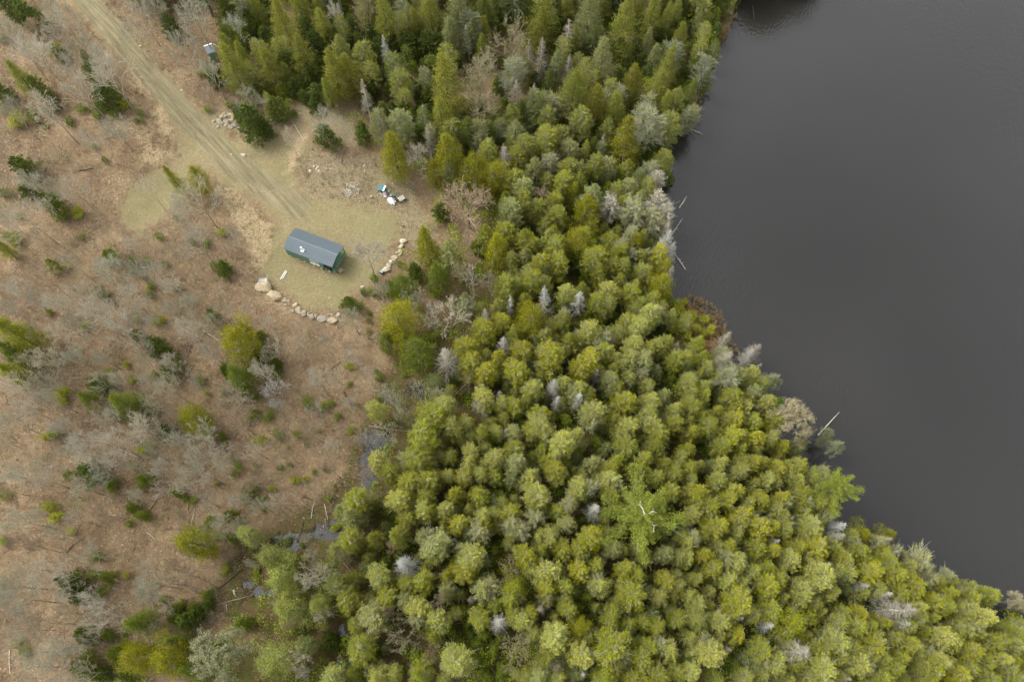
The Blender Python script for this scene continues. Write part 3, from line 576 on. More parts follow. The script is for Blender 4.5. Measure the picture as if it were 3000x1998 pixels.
# ------------------------------------------------------------------ the trees, tile by tile ("kind tone: x y width" in 1/2.354 photo pixels from the tile corner)
TILES = {
(0,0): """
Fg: 1570 60 170, 1130 40 70, 1720 290 90, 600 400 90, 620 490 100, 700 580 100, 2270 340 80
Fd: 1150 170 120, 1740 830 200, 2240 940 150, 60 40 150, 190 110 180, 740 660 170, 340 700 110, 30 650 110, 350 1410 150, 150 1150 150, 185 1320 110, 1480 510 130, 2180 640 130, 2090 450 150, 1640 780 110, 1820 870 110, 1750 560 100, 2040 600 120, 2160 720 90
Fg: 1920 745 150, 260 600 130, 395 360 90, 1760 580 110, 2340 60 120
Py: 1950 160 190 1.1, 1860 480 180, 2080 390 160, 2320 490 190
Po: 1580 330 130, 1600 470 190, 140 530 130, 1690 400 120, 2230 180 150, 2060 60 160, 1760 60 130, 2200 60 120
Sg: 970 775 55, 945 830 35, 985 838 35, 1425 755 50, 1580 730 50, 570 750 70, 310 870 45, 2030 780 45, 1385 510 50, 720 1100 45, 650 1010 40, 760 600 60, 670 800 70, 780 790 70, 250 240 45, 330 180 40, 310 275 35, 1220 1500 50
Sd: 480 840 70, 215 800 90, 40 1330 80, 690 720 90, 20 270 60
So: 115 840 110, 850 720 80, 155 60 110, 380 330 100, 530 1470 90, 430 1480 70, 130 1480 50
Bs: 250 360 290, 430 180 240, 320 740 230, 560 600 220, 740 500 260, 1010 1290 130, 600 960 130
Bp: 40 200 190, 70 760 180, 200 1250 170, 560 330 190, 380 60 190, 1250 300 200, 1340 110 240, 1700 660 180, 2225 820 170, 1340 1350 300, 1630 170 150, 1440 470 170
Bs: 150 1470 270, 960 80 190, 1060 30 150, 700 400 170, 480 440 200, 140 330 170, 880 200 130, 1260 1440 160, 30 1500 140, 2300 90 130, 1990 940 110
""",
(1000,0): """
Po: 300 120 190 1.15, 170 60 130, 620 90 190, 1400 110 230, 1370 220 170, 1950 180 220 1.1, 2140 100 170, 2300 110 120, 2330 270 130, 2250 440 150, 2180 620 210, 1890 760 180, 1590 640 230 1.1, 980 340 120, 2240 750 150, 690 820 190, 1060 20 120, 1250 60 140, 1560 40 150, 2050 40 130, 1820 30 120
Pk: 800 90 210 1.1, 760 250 160, 1710 120 210, 1800 430 210, 2110 290 100, 2160 400 120
Pg: 980 90 170, 1120 1400 130, 1440 580 120, 1240 770 120, 870 930 160, 1040 950 120, 720 1000 120
Py: 2010 560 170, 720 580 270 1.1, 60 500 170, 360 1060 220, 730 1070 240, 1740 720 190, 1960 970 230 1.05, 640 1190 130
Qy: 920 1180 210, 1060 1240 220, 1680 1460 190
Fd: 450 290 150, 600 300 160, 60 190 120, 210 610 110, 480 590 110, 150 910 130, 560 890 80, 400 730 80, 540 740 80, 680 1460 120, 30 60 80, 560 470 90, 660 400 90, 280 330 120, 1330 560 100, 1360 1010 100, 1300 500 90, 1090 560 90, 1150 700 80, 1480 800 100, 620 760 90, 860 820 90
Fg: 290 505 90, 315 620 90, 285 760 110, 490 820 120, 930 700 130, 1180 850 90, 1040 960 90, 940 320 100, 1080 1350 150, 500 470 80, 640 560 90, 1260 740 80
Ck: 480 90 120, 1490 400 110, 1200 880 140, 735 1190 80, 1080 880 100, 940 900 110, 1340 1150 140, 1590 1030 120, 1830 1160 110, 260 850 120, 400 850 150, 1340 680 110, 1660 1160 120, 1260 1310 130, 1170 1450 140, 1990 1300 120, 2060 1380 150, 1750 1340 170, 1300 750 80, 1790 1030 70
Co: 1250 1010 140, 1000 1060 130, 1420 830 120, 1400 960 160, 1560 1180 140, 1740 1130 120, 1350 1440 120, 1470 1390 110, 1490 1480 120, 1690 1010 90, 1630 420 80, 1650 1250 120, 1900 1320 100, 2110 1290 100, 1970 1140 120, 1840 860 120, 1420 1250 100, 2210 1100 110, 1520 940 110, 1210 1100 110, 1850 620 110, 1930 1420 110
Kk: 1440 1140 120, 2140 870 190, 2050 800 110, 2020 1480 170, 2130 1500 140, 1830 680 90, 2130 1170 120, 1200 500 140, 1920 650 100
Ks: 2240 1480 130, 2170 1240 100, 1850 1420 130, 2180 1380 120, 2100 1450 110
Gs: 1550 250 110, 1370 390 110 1.2, 1290 390 90 1.2, 1560 460 80, 1130 1110 130, 605 970 80, 155 650 85 1.3, 1215 640 90, 1100 1080 90
Gw: 300 330 70, 870 270 70, 1420 1010 80, 1800 1000 60, 1330 640 70
Bb: 1180 260 270, 980 500 280, 930 720 240, 170 30 200
Bp: 530 1060 180, 1150 600 130, 270 880 90
Bp: 30 900 70
Rr: 860 1400 370
Br: 1390 1360 130, 1040 720 120
Sr: 1950 1190 60
""",
(1000,666): """
Py: 590 130 190, 1080 170 210
Pg: 650 330 170
Qg: 430 410 170, 540 850 220, 310 800 120
Qy: 400 640 250, 2020 110 150, 2190 400 160, 1310 650 220, 450 800 180, 1640 90 190
Fd: 350 420 120, 60 520 120, 500 300 130, 1630 230 150, 1200 60 110, 940 140 100, 1300 1270 90
Fg: 1560 1340 120, 1000 760 80, 1290 780 90, 1700 620 110, 1780 640 90, 1870 620 90, 1470 1480 100, 1760 1480 110, 1240 1360 90, 2270 1060 90, 2000 1130 80, 1820 1250 90, 1690 340 100, 1590 700 100
Cy: 1380 260 120, 1240 840 130, 1110 650 110, 900 940 150, 1210 990 150, 1060 890 140, 990 1000 130, 850 820 140, 960 710 140, 1430 910 180, 1690 920 150, 1940 1210 140, 2190 200 120, 2230 270 110, 1960 640 100, 2120 850 100, 1630 970 130, 1500 100 130, 2100 330 100, 1890 190 110
Co: 1270 60 150, 1130 30 120, 1000 40 130, 1500 250 130, 1480 130 140, 1320 370 120, 1740 200 140, 1830 160 110, 1910 180 110, 2060 200 120, 1790 290 110, 1870 270 110, 1960 280 110, 2060 310 100, 1120 400 130, 1200 410 110, 1260 500 110, 1920 350 110, 1760 510 120, 1980 460 120, 2060 530 90, 2150 510 110, 960 550 90, 1520 640 110, 1200 730 120, 1580 770 140, 1810 860 130, 1890 980 120, 2230 790 110, 2290 910 110, 1120 1310 100, 1190 1230 110, 1370 1280 130, 1880 1320 120, 2060 1320 110, 2190 1420 130, 2290 1360 110, 1960 1500 150, 2200 1510 130, 1190 1520 120, 960 1390 110, 860 1340 100, 640 1300 180, 560 1420 190, 1470 40 110, 1320 130 110, 1850 100 110, 2080 60 100, 2200 560 90, 1900 720 100, 1840 540 100, 2030 400 100, 1660 430 110, 2110 1090 100, 1900 1110 100, 1690 1160 110, 1110 1210 90, 1300 1420 110, 800 1400 90, 1390 1520 110, 1680 60 90, 1980 1040 100, 2140 1300 110, 1140 470 90, 1000 870 90, 1340 740 100, 1780 990 90, 2020 570 90, 1400 380 90, 1290 1180 110, 1520 1200 90, 1070 1400 80
Cl: 1170 210 120, 1400 760 110, 1180 700 110, 1700 740 150, 1530 1070 140, 1640 1120 150, 1320 1130 130, 1730 1270 150, 1380 1370 160, 1980 920 120, 2020 820 120, 2180 820 110, 1840 440 120, 2060 680 140, 2120 610 130, 990 1170 130, 720 1240 150, 770 1390 110, 250 1240 110, 1300 310 120, 1430 60 110, 1550 440 110, 1890 890 120, 1510 1500 160, 2150 1200 120, 1970 1380 140, 2300 1250 120, 1620 1430 100, 880 1550 100, 2130 1370 120, 1080 530 110, 1460 880 100, 1500 280 90, 2290 600 90, 1930 960 90
Ck: 740 140 170, 1270 190 110, 850 500 110, 1410 300 100, 1850 1050 110, 2090 930 130, 2230 1170 110, 1190 1420 100
Kl: 1400 850 120, 1780 840 120, 2010 940 110, 2180 600 110, 2100 1320 110, 1600 1130 100, 1720 1330 120
Kk: 1820 770 110, 1540 620 100, 2060 1030 90, 1980 60 120, 1920 150 110, 2100 200 90, 2000 210 100
Gw: 1410 500 110 1.4, 1640 500 120, 1110 810 105, 1470 1100 110, 1480 1200 80, 1100 1150 60, 1620 1190 100, 1165 540 60 1.4, 2280 180 90, 2230 110 130, 1490 180 60, 1130 1410 60, 1990 900 60
Gs: 1010 620 90, 720 900 160 1.15, 1480 950 70, 2270 330 80, 2290 840 70, 1760 1020 80, 2250 30 90
Bb: 850 310 210, 1010 370 160, 870 1050 120
Ww: 905 370 170
Bp: 500 500 200, 540 1110 140, 270 440 160, 330 1180 180, 290 1430 190, 60 620 160, 400 1290 130, 860 550 150, 150 1440 120
Bs: 740 610 260, 180 1020 130, 170 180 260, 620 580 160, 940 1250 120, 660 1150 110, 60 1200 120
Sg: 400 250 55, 190 590 40, 185 640 40, 185 720 40, 435 1010 50, 255 1040 60, 265 1180 60, 655 470 60, 100 1220 40, 240 990 45, 420 1220 45, 60 1080 40, 230 345 60, 1010 1080 80
Sd: 150 450 50, 230 450 70
So: 2290 690 120, 2330 560 80, 1990 840 60, 50 950 70, 60 1390 60, 350 1330 50
""",
(2000,666): """
Co: 110 800 120, 150 890 130, 30 640 80, 150 1160 110, 330 1170 120, 450 1180 90, 60 1230 120, 130 1300 110, 240 1270 110, 370 1240 120, 170 1360 120, 490 1330 110, 600 1450 100, 270 1500 110, 420 1530 110, 540 1080 90, 640 1330 130, 220 1040 90, 60 1150 90, 50 1330 90, 220 1420 110, 390 1440 100, 520 1530 100
Cy: 60 1400 130, 360 1330 130, 330 1440 150, 500 1440 150, 40 1530 120, 300 1330 90, 120 1010 90, 700 1500 110, 10 900 90
Cl: 40 1060 110, 150 1080 120, 180 990 90, 560 1200 110, 480 1010 100, 300 1130 90, 440 1260 100
Ck: 370 1020 110, 820 1490 110, 480 1130 100
Kk: 300 1050 150, 460 1170 90, 260 970 110, 250 860 90
Qn: 640 1215 90
Sy: 300 800 50, 10 520 50, 305 860 50, 30 740 60, 360 900 70
Gw: 460 900 110, 350 1020 80
Gs: 280 920 130, 285 765 80, 490 850 120, 500 970 70
Fd: 190 1520 120, 480 1080 80
Ob: 740 1340 330
Oq: 600 1080 170, 980 1430 130, 1040 1530 140
So: 160 640 70, 80 620 60, 190 700 70, 100 700 70, 40 590 60, 150 740 60
""",
(0,666): """
Po: 130 750 240, 20 140 90, 100 1010 150
Pg: 1640 1020 180, 870 1220 200, 640 1200 140, 100 860 150
Py: 1690 720 110
Qy: 1650 810 240, 1350 1310 200
Fd: 1050 820 130, 1140 850 110, 1550 280 110, 1900 940 90, 690 1090 160, 1150 1390 100, 690 450 90, 1560 1000 100, 110 890 120, 930 740 80
Fg: 1800 890 140, 1470 270 60, 1895 1010 70, 1160 980 140, 920 240 90, 760 200 100, 370 260 90, 1530 1440 70, 1560 960 70, 1800 750 90, 1460 600 90, 1700 1130 85, 1760 1280 80, 1180 940 100, 780 1240 140, 960 1230 100
Sg: 1090 65 60, 1430 120 60, 1320 100 60, 1135 260 50, 1020 220 50, 980 345 40, 1040 410 60, 1035 465 55, 1225 425 50, 335 585 50, 1775 1160 70, 1910 1430 80, 2060 1425 70, 2120 1220 90, 2210 1240 80, 2280 1210 60, 1550 1130 60, 1370 1050 80, 1060 1025 55, 370 1430 90, 1850 1300 85, 2330 1300 60, 1990 1520 35, 2205 1410 40, 2110 1490 40, 1530 1460 60, 1540 690 50, 1710 1335 80, 120 95 100, 60 70 70, 560 70 60
So: 1540 30 70, 310 1450 60, 590 680 70, 1810 1460 75, 1755 1465 50, 430 1140 90, 1000 1520 100, 870 945 50, 780 1060 60, 920 1050 60, 1420 1140 40, 1100 640 90, 760 990 50, 430 1200 70, 960 640 50
Bs: 130 430 190, 570 480 250, 640 590 260, 800 680 250, 880 470 210, 1000 530 150, 1340 80 210, 300 900 210, 120 1100 210, 200 1250 190, 1180 930 200, 1350 1080 110, 980 1400 210, 760 1480 240, 550 1500 220, 2280 1520 140, 1300 720 200
Bp: 780 300 200, 480 230 150, 500 880 170, 1440 660 150, 680 1040 150, 1390 1430 250, 1240 1450 150, 60 1330 170, 2190 1060 150, 700 260 130, 340 1180 160
Br: 270 320 190, 250 60 160, 560 120 120
Bw: 1890 1110 170, 1900 1240 100, 2160 1000 90
Bs: 1850 670 110, 910 110 110, 1600 60 100, 1180 560 110, 60 560 130, 1040 640 120, 380 520 150, 1700 560 60, 1330 640 120, 420 1380 140
""",
(0,1332): """
Qy: 1330 600 240, 970 1380 230, 1190 1400 240
Pg: 1310 1480 160, 1210 1290 140, 970 1150 180
Fd: 630 120 170, 490 900 160, 540 980 100, 600 1250 160, 1460 960 80, 1300 1120 170, 700 1520 120, 430 870 100, 2260 1280 130, 870 1530 110, 1440 1040 90
Fg: 475 145 80, 765 205 90, 1000 175 110, 905 370 90, 980 420 90, 1710 240 100, 1690 300 80, 1580 410 90, 1465 440 80, 1650 460 60, 1600 560 90, 560 1450 160, 740 1230 90, 1190 1130 90, 1210 1050 90, 1215 260 90, 1680 1150 120, 730 845 100, 780 1370 110, 1500 1310 90, 1350 1060 100, 640 1490 110, 2050 1180 90
Sg: 25 280 90, 890 470 60, 1795 300 70, 1420 475 60, 1510 555 60, 1745 640 60, 650 810 75, 695 940 90, 780 885 50, 670 705 80, 160 1360 80, 125 1290 70, 1285 300 60, 1340 315 60, 850 1320 80, 860 1230 60, 1760 65 40, 1640 75 60, 1760 120 45, 1590 20 50, 1615 130 50, 605 235 40, 1245 410 40, 2000 70 40, 1930 95 45, 820 1450 60, 1990 590 60, 2080 620 50, 2170 120 40, 2270 290 50, 2240 100 40, 1820 380 40, 20 590 60, 1130 1000 60, 1500 200 40
So: 340 360 90, 390 430 90, 1400 960 60, 920 80 50, 870 840 50, 500 530 60, 2030 180 60, 1870 230 50, 1250 1040 70, 2320 500 70, 2100 170 50, 1770 790 60, 1560 780 60
Oq: 1520 1350 440
Qv: 1880 720 180, 1940 860 200, 1990 1060 220, 1920 1390 260, 2190 1040 170, 2010 960 150
Cv: 2320 660 110, 2340 380 110, 2280 1540 140, 1710 560 110, 2320 890 130, 2090 1300 110, 1830 1440 130
Bp: 1370 110 320, 130 1000 280, 60 900 220, 1030 890 240, 420 1300 240, 550 1510 220, 1000 960 180, 130 450 190, 380 540 150, 2200 850 240
Bs: 600 20 210, 290 820 240, 420 830 180, 750 1110 240, 600 1300 140, 2150 690 130, 1910 330 110, 650 1150 170, 790 20 150, 1010 780 150, 1340 20 150, 1440 180 130, 2100 1490 130, 2060 1390 170, 2230 1110 140, 470 970 200, 1740 760 70, 1090 90 160
Br: 300 1160 260, 240 640 150, 2280 100 140, 1990 1180 120, 430 1090 170
Bb: 2140 580 110, 2080 560 80, 1180 760 120
""",
(1000,1332): """
Cl: 250 50 120, 380 300 140, 900 40 130, 1060 30 120, 1310 150 150, 700 380 110, 890 700 160, 250 830 140, 530 1060 150, 1430 590 130, 1410 810 170, 1640 250 140, 980 410 140, 790 1420 180, 1450 1270 180, 1790 890 160, 2280 1350 160, 240 1510 170, 370 1500 90, 2190 980 120, 1340 280 160, 650 160 90, 1490 130 110, 1850 170 140, 640 1130 140, 1650 1380 160, 1380 560 130, 1700 1250 90, 560 370 120, 1260 1130 130
Ck: 1230 500 140, 560 570 130, 650 600 170, 1190 40 120, 230 1130 180, 60 420 160, 980 910 160, 1430 980 140, 1740 50 130, 1555 480 110, 2220 680 110, 720 930 130, 1860 640 110, 1360 1530 140, 420 1000 100
Kl: 440 20 100, 960 520 130, 1560 330 110, 1330 430 120, 540 1120 110, 1880 200 110, 1190 470 120, 1950 1390 110, 600 640 110, 1030 880 120, 2200 1330 110, 850 650 110
Kk: 1700 230 110, 70 380 120, 1220 520 110, 600 560 110, 250 1090 120, 1770 860 120
Cy: 830 155 100, 1470 110 120, 480 200 150, 770 260 130, 810 480 120, 860 800 150, 1260 680 140, 1500 640 130, 740 140 90, 1700 590 160, 1640 800 130, 2060 1040 110, 1170 420 130, 1860 110 110, 720 820 110, 1000 480 110, 1280 1110 110, 620 390 120, 1960 800 120, 1410 940 110, 2240 860 120
Co: 340 130 120, 520 50 160, 600 180 130, 600 280 110, 470 440 110, 950 260 150, 960 130 90, 1340 360 110, 1480 390 110, 1430 30 130, 1860 290 120, 1910 50 130, 2000 90 110, 2080 50 110, 2240 60 110, 2180 160 110, 2120 110 110, 2300 120 120, 2280 260 110, 100 310 160, 50 580 140, 210 580 130, 380 550 140, 640 690 120, 300 980 140, 50 980 150, 560 880 140, 460 900 110, 1380 650 120, 1530 900 110, 1630 660 110, 2060 830 130, 1990 960 170, 1940 1000 110, 2320 700 100, 110 1180 110, 130 1330 170, 620 1250 120, 960 1110 130, 1190 1100 110, 1160 1000 130, 1870 1330 210, 1990 1180 130, 1870 1100 150, 2190 1180 130, 2320 1120 110, 1400 1390 110, 520 1510 170, 1820 1530 160, 2060 1420 140, 2200 1500 140, 1790 1240 100, 1500 1530 100, 1900 1440 120, 2340 560 90, 2310 1500 110, 60 1500 110, 300 120 90, 880 360 90, 1060 400 90, 1190 300 70, 1760 760 110, 1900 1000 90, 2120 1340 120, 1320 1230 100, 2320 900 100, 2060 1530 120, 1500 500 80, 1110 330 80, 1670 700 90, 1560 1050 110, 2230 360 60, 700 480 90, 40 860 110, 1290 790 90, 2340 20 90, 1970 300 90, 1830 400 90, 2100 700 110, 1950 650 90, 1540 990 90, 2000 1520 110
Qo: 1210 930 190, 1840 1340 130
Qy: 1640 1190 170
Gw: 1735 375 115, 440 755 150, 1075 1165 135, 1660 1520 60
Gs: 1380 1070 80, 900 1000 60, 2130 560 60, 720 660 70
Fg: 1060 650 85, 750 1230 110, 1100 1500 120, 980 1250 110, 1050 1330 100, 930 1400 100, 1100 1240 110, 880 1160 90, 1690 990 120, 1000 1420 90, 930 1310 90, 850 1060 90, 1620 1040 110, 1180 1430 80, 400 700 90, 150 650 90, 1180 330 90, 1100 280 90, 1140 360 80, 1650 460 90, 200 340 110
Fd: 1120 190 80, 1180 230 80, 250 1480 90, 2220 1100 70, 1740 1110 80, 1450 560 70, 620 960 70, 60 1430 110, 170 1440 90, 1960 1290 80, 520 780 80, 1100 600 70, 2170 640 80, 1720 480 80, 400 1490 80, 2050 940 80
Br: 1140 790 150, 160 130 170, 620 1370 130, 340 650 110, 680 1010 130, 330 1080 120
Bb: 440 1280 220, 1200 1330 240, 1490 1450 120, 240 290 110, 30 680 140, 880 1480 110, 400 1130 120
Bw: 1490 1460 90
""",
(2000,1332): """
Cy: 130 250 160, 190 360 120, 330 310 110, 560 60 130, 640 100 110, 500 190 100, 560 320 140, 690 300 130, 790 190 110, 400 430 150, 230 500 140, 150 680 150, 520 500 150, 620 480 120, 330 640 140, 620 650 130, 220 770 120, 600 890 140, 660 880 120, 800 630 110, 920 650 150, 1450 820 150, 1290 820 150, 820 280 110, 400 1010 160, 1590 910 130, 1710 1010 120, 390 1220 140, 640 190 90, 730 90 100, 1240 1100 140, 1080 700 110, 1360 660 110, 1860 950 120, 1300 1300 150, 1540 1290 120, 1980 1370 130, 960 1350 100, 1850 1300 120, 330 1090 110, 1380 1150 120, 860 1240 90, 1720 1440 130, 1900 1490 130, 470 60 110, 370 260 110
Cl: 280 60 120, 400 120 110, 70 420 120, 50 590 130, 370 720 130, 60 970 120, 820 930 140, 960 810 170, 1120 720 120, 740 730 120, 1040 930 140, 240 1150 130, 160 1350 170, 650 1420 140, 960 1480 160, 1210 1450 150, 1030 1290 160, 1790 1260 150, 1870 1310 130, 1740 1410 140, 60 1510 120, 860 500 140, 560 480 130, 250 170 110, 580 170 110, 780 180 90, 340 240 120, 1960 1070 130, 2060 1120 130, 1640 1040 130, 2200 1390 150, 2090 1160 110, 1130 820 110, 150 330 110, 1560 780 100, 30 720 90, 1300 1250 110, 440 940 110, 1400 1550 130, 2280 1300 120, 320 860 110
Co: 50 80 130, 240 180 110, 390 50 110, 790 90 120, 720 150 90, 800 310 120, 910 330 110, 1000 380 130, 830 400 110, 680 420 110, 640 380 110, 450 330 100, 380 540 110, 700 510 110, 1030 630 110, 1190 660 120, 500 620 120, 600 790 150, 480 800 110, 700 850 110, 820 540 110, 1060 800 110, 920 720 110, 1400 750 120, 1540 850 130, 1250 950 110, 1340 920 110, 1480 950 120, 1760 890 120, 1840 870 130, 1950 910 110, 2080 970 120, 1960 980 120, 1800 1060 120, 600 1060 130, 480 1100 110, 100 1030 110, 100 850 80, 890 1310 120, 540 1370 130, 720 1310 90, 780 1440 120, 1180 1200 150, 1290 1180 120, 1060 1150 110, 1120 1080 110, 1350 1380 120, 1520 1390 130, 1460 1470 120, 1660 1210 120, 1720 1130 120, 1600 1340 110, 1840 1430 120, 2080 1450 120, 2270 1240 120, 2130 1290 120, 2290 1430 120, 1700 1530 120, 2100 1540 120, 2260 1530 110, 560 1520 110, 230 1540 120, 430 1530 110, 1340 1530 120, 2040 1240 110, 1940 1220 110, 1620 1120 110, 1450 1260 110, 1080 1400 110, 1280 1400 110, 1160 1330 110, 960 1080 90, 900 1030 100, 790 1010 100, 700 980 110, 520 880 110, 400 880 90, 260 1260 100, 60 1250 110, 250 300 90, 520 260 100, 940 230 90, 870 160 100, 960 460 100, 1540 1180 110, 1640 1450 100, 1880 1200 110, 1960 1470 110, 2180 1280 110, 2230 1480 110, 2320 1180 110, 2330 1380 90, 1370 1460 100, 1080 1520 110, 870 1530 110, 740 1540 110, 200 940 90, 560 970 90, 440 430 90, 240 620 90, 1260 720 110, 1160 560 80, 720 60 90, 60 170 90, 120 60 90, 100 330 110
Kl: 1620 760 160, 390 470 110, 1000 1290 110, 170 1330 130, 940 820 110, 1790 850 110, 700 330 100, 1230 1440 110, 300 690 110, 2000 1180 110, 1330 600 110, 960 120 100, 1880 920 100, 60 560 100, 1000 1260 100, 560 1410 110, 1700 1380 110, 820 320 90, 2100 960 100, 1680 840 120
Kk: 1460 680 90, 1660 810 110, 1200 620 100, 1000 420 100, 700 450 100, 1080 840 100
Qo: 740 1180 230
Qv: 90 1140 180
Qy: 1220 560 150, 1400 550 100
Fg: 450 250 110, 490 690 110, 820 700 90, 350 1450 130, 1310 600 90, 60 130 90, 1700 1300 110, 1380 1190 90, 180 880 80, 870 1100 100, 2280 1120 130, 1040 1010 80, 860 780 90, 1230 980 90, 1410 1090 110, 640 540 80, 1490 830 70
Fd: 1190 950 100, 1530 1120 110, 300 130 90, 430 740 80, 1080 1030 80, 800 450 80, 1640 1280 80, 270 420 80, 560 700 80, 700 640 80, 960 560 80, 1340 760 80, 1340 1060 90, 2160 1210 90, 1100 1240 80, 640 1280 80, 1230 1330 80, 450 1340 80
Gw: 590 1190 100, 350 950 70, 1480 1165 100, 1070 490 110, 1220 900 80, 1860 890 60, 620 600 70, 370 1125 70, 1370 980 90
Gs: 1040 560 120, 800 1370 190, 1490 1060 180, 310 1340 70, 1100 1530 80, 1420 690 80, 1370 580 90, 1700 1500 90, 1150 1310 70
Ob: 2300 1010 170
""",
}
SPECIAL = [
 ('Q','y',566,508,52,"tall thin-trunked pine with a golden top standing on the brown island below the track"),
 ('P','y',493,500,38,"small golden-topped pine left of the taller golden-topped one beside the grass lobe"),  # kind tone cx cy w label (photo pixels)
 ('E','e',1885,1505,205,"broad fresh green pine in the forest with a bare dead top"),
 ('E','e',2448,1430,125,"fresh green star-shaped pine leaning out over the pond shore"),
]
# star-shaped broad pines
for i in range(2):
    H = 13; b = MB()
    for k, (a, l) in enumerate([(1.9, 1.6), (.2, 1.5), (-1.0, 2.3), (3.6, 1.2), (2.6, .7)]):
        z = H*(.98-.035*k); p = [(0, 0, z), (math.cos(a)*l*.4, math.sin(a)*l*.4, z+.3), (math.cos(a+.15)*l*.75, math.sin(a+.15)*l*.75, z+.42), (math.cos(a-.1)*l, math.sin(a-.1)*l, z+.35)]
        b.tube(p, [.07, .055, .04, .015], 5); b.tube([p[2], (p[2][0]*1.05-.3*math.sin(a), p[2][1]*1.05+.3*math.cos(a), z+.7)], [.03, .01], 4)
    b.tube([(0, 0, H*.85), (0, 0, H*1.03)], [.09, .03], 5)
    me = bpy.data.meshes.new('dead_top'); me.from_pydata(b.v, [], b.f); me.materials.append(M_birch); me.update(); DT = me
    reg('E', H, 5.2, conifer(H, 5.6, .45, lambda t: 1-.75*t**1.5, 46, 520, .21, .08, twigs=.6, lat=.10, asym=.1, twr=.03, lobes=.27, jit=.38, dens_in=.12), trunk_mesh(H, .26, lean=.05))
KIND['E'] = ('pine_tree', 'pine'); NOUN['E'] = 'broad pine'; GRP['E'] = GRP['P']

ALL = []
for (tx, ty), txt in TILES.items():
    for line in txt.strip().splitlines():
        key, rest = line.split(':'); kind, tone = key.strip()[0], key.strip()[1]
        for e in rest.split(','):
            v = [float(q) for q in e.split()]
            if len(v) < 3: continue
            zf = 2.354; ALL.append((kind, tone, tx+v[0]/zf, ty+v[1]/zf, v[2]/zf, v[3] if len(v) > 3 else 1.0))
# young conifers growing in the gaps of the upland woods
def crown_px(cx, cy):
    return min(math.hypot(cx-a[2], (cy-a[3])*.8)/max(a[4], 20) for a in ALL)
FILL = [(640,-60),(650,60),(640,240),(820,330),(900,280),(1040,260),(1100,330),(1300,440),(1340,560),(1500,600),(1960,600),(1930,430),(2010,380),(2080,200),(2130,-60)]
for t in range(5000):
    if t > 2600: break
    cx, cy = R.uniform(600, 2130), R.uniform(-50, 600)
    if poly_sd(np.array(cx), np.array(cy), FILL) < 0 or crown_px(cx, cy) < .50: continue
    ALL.append((R.choice('FFFCPK' if R.random() < .3 else 'FFFC'), None, cx, cy, R.uniform(30, 58), 1.0))
FILL2 = [(1300,900),(1500,620),(1950,620),(1930,800),(1950,970),(2110,1150),(2290,1340),(2440,1570),(2990,1850),(2990,1998),(1050,1998),(1050,1650),(1200,1350),(1250,1150)]
nf = 0
for t in range(6000):
    cx, cy = R.uniform(1050, 2990), R.uniform(620, 1998)
    if poly_sd(np.array(cx), np.array(cy), FILL2) < 8 or crown_px(cx, cy) < .62: continue
    nf += 1; ALL.append((R.choice('CCF'), None, cx, cy, R.uniform(30, 48), .66))
ALL = [(k, t or (R.choice('dgd') if k == 'F' else 's' if k == 'G' else R.choice('ogo')), *q) for k, t, *q in ALL]
# more leafless trees standing through the open slope
nb_ = 0
SL = [(-20,-60),(150,0),(280,170),(420,330),(330,420),(280,600),(380,720),(740,880),(1000,960),(1120,1000),(1130,1180),(900,1400),(700,1560),(400,1998),(-20,1998)]
for t in range(4000):
    cx, cy = R.uniform(-20, 1150), R.uniform(-60, 1990)
    if poly_sd(np.array(cx), np.array(cy), SL) < 10 or nb_ >= 92: continue
    if vnoise(cx, cy, 190) < R.uniform(.2, .75): continue
    if any(a[0] in 'BR' and math.hypot(cx-a[2], cy-a[3]) < 48 for a in ALL): continue
    nb_ += 1; ALL.append(('B', R.choice('ppssr'), cx, cy, R.uniform(50, 100), R.uniform(.6, .95)))
for t in range(26):
    ALL.append((R.choice('PPCQ'), R.choice('ooyd'), R.uniform(2170, 2440), R.uniform(-230, -120), R.uniform(50, 85), 1.2))
MERGE = []; kc = {}
ALLS = sorted(range(len(ALL)), key=lambda i: -ALL[i][4])
rest = set()
for i in ALLS:
    k, t = ALL[i][:2]; nm = 'pale_twiggy' if (k == 'K' or (k == 'C' and t in 'lkv')) else k
    if nm == 'Q': nm = 'P'
    kc[nm] = kc.get(nm, 0)+1
    if kc[nm] > 298: rest.add(i)
for i, a in enumerate(ALL): place(*a, merge=MERGE if i in rest else None)
for t in range(150):   # the forest goes on outside the picture
    if t < 95: cx, cy = R.uniform(350, 2080), R.uniform(-420, -190)
    elif t < 135: cx, cy = R.uniform(3030, 3350), R.uniform(1960, 2350)
    else: cx, cy = R.uniform(700, 3000), R.uniform(2030, 2150)
    place(R.choice('CCFP'), R.choice('ooygd'), cx, cy, R.uniform(50, 80), merge=MERGE)
print('fill', nf, kc, 'merged', len(MERGE))
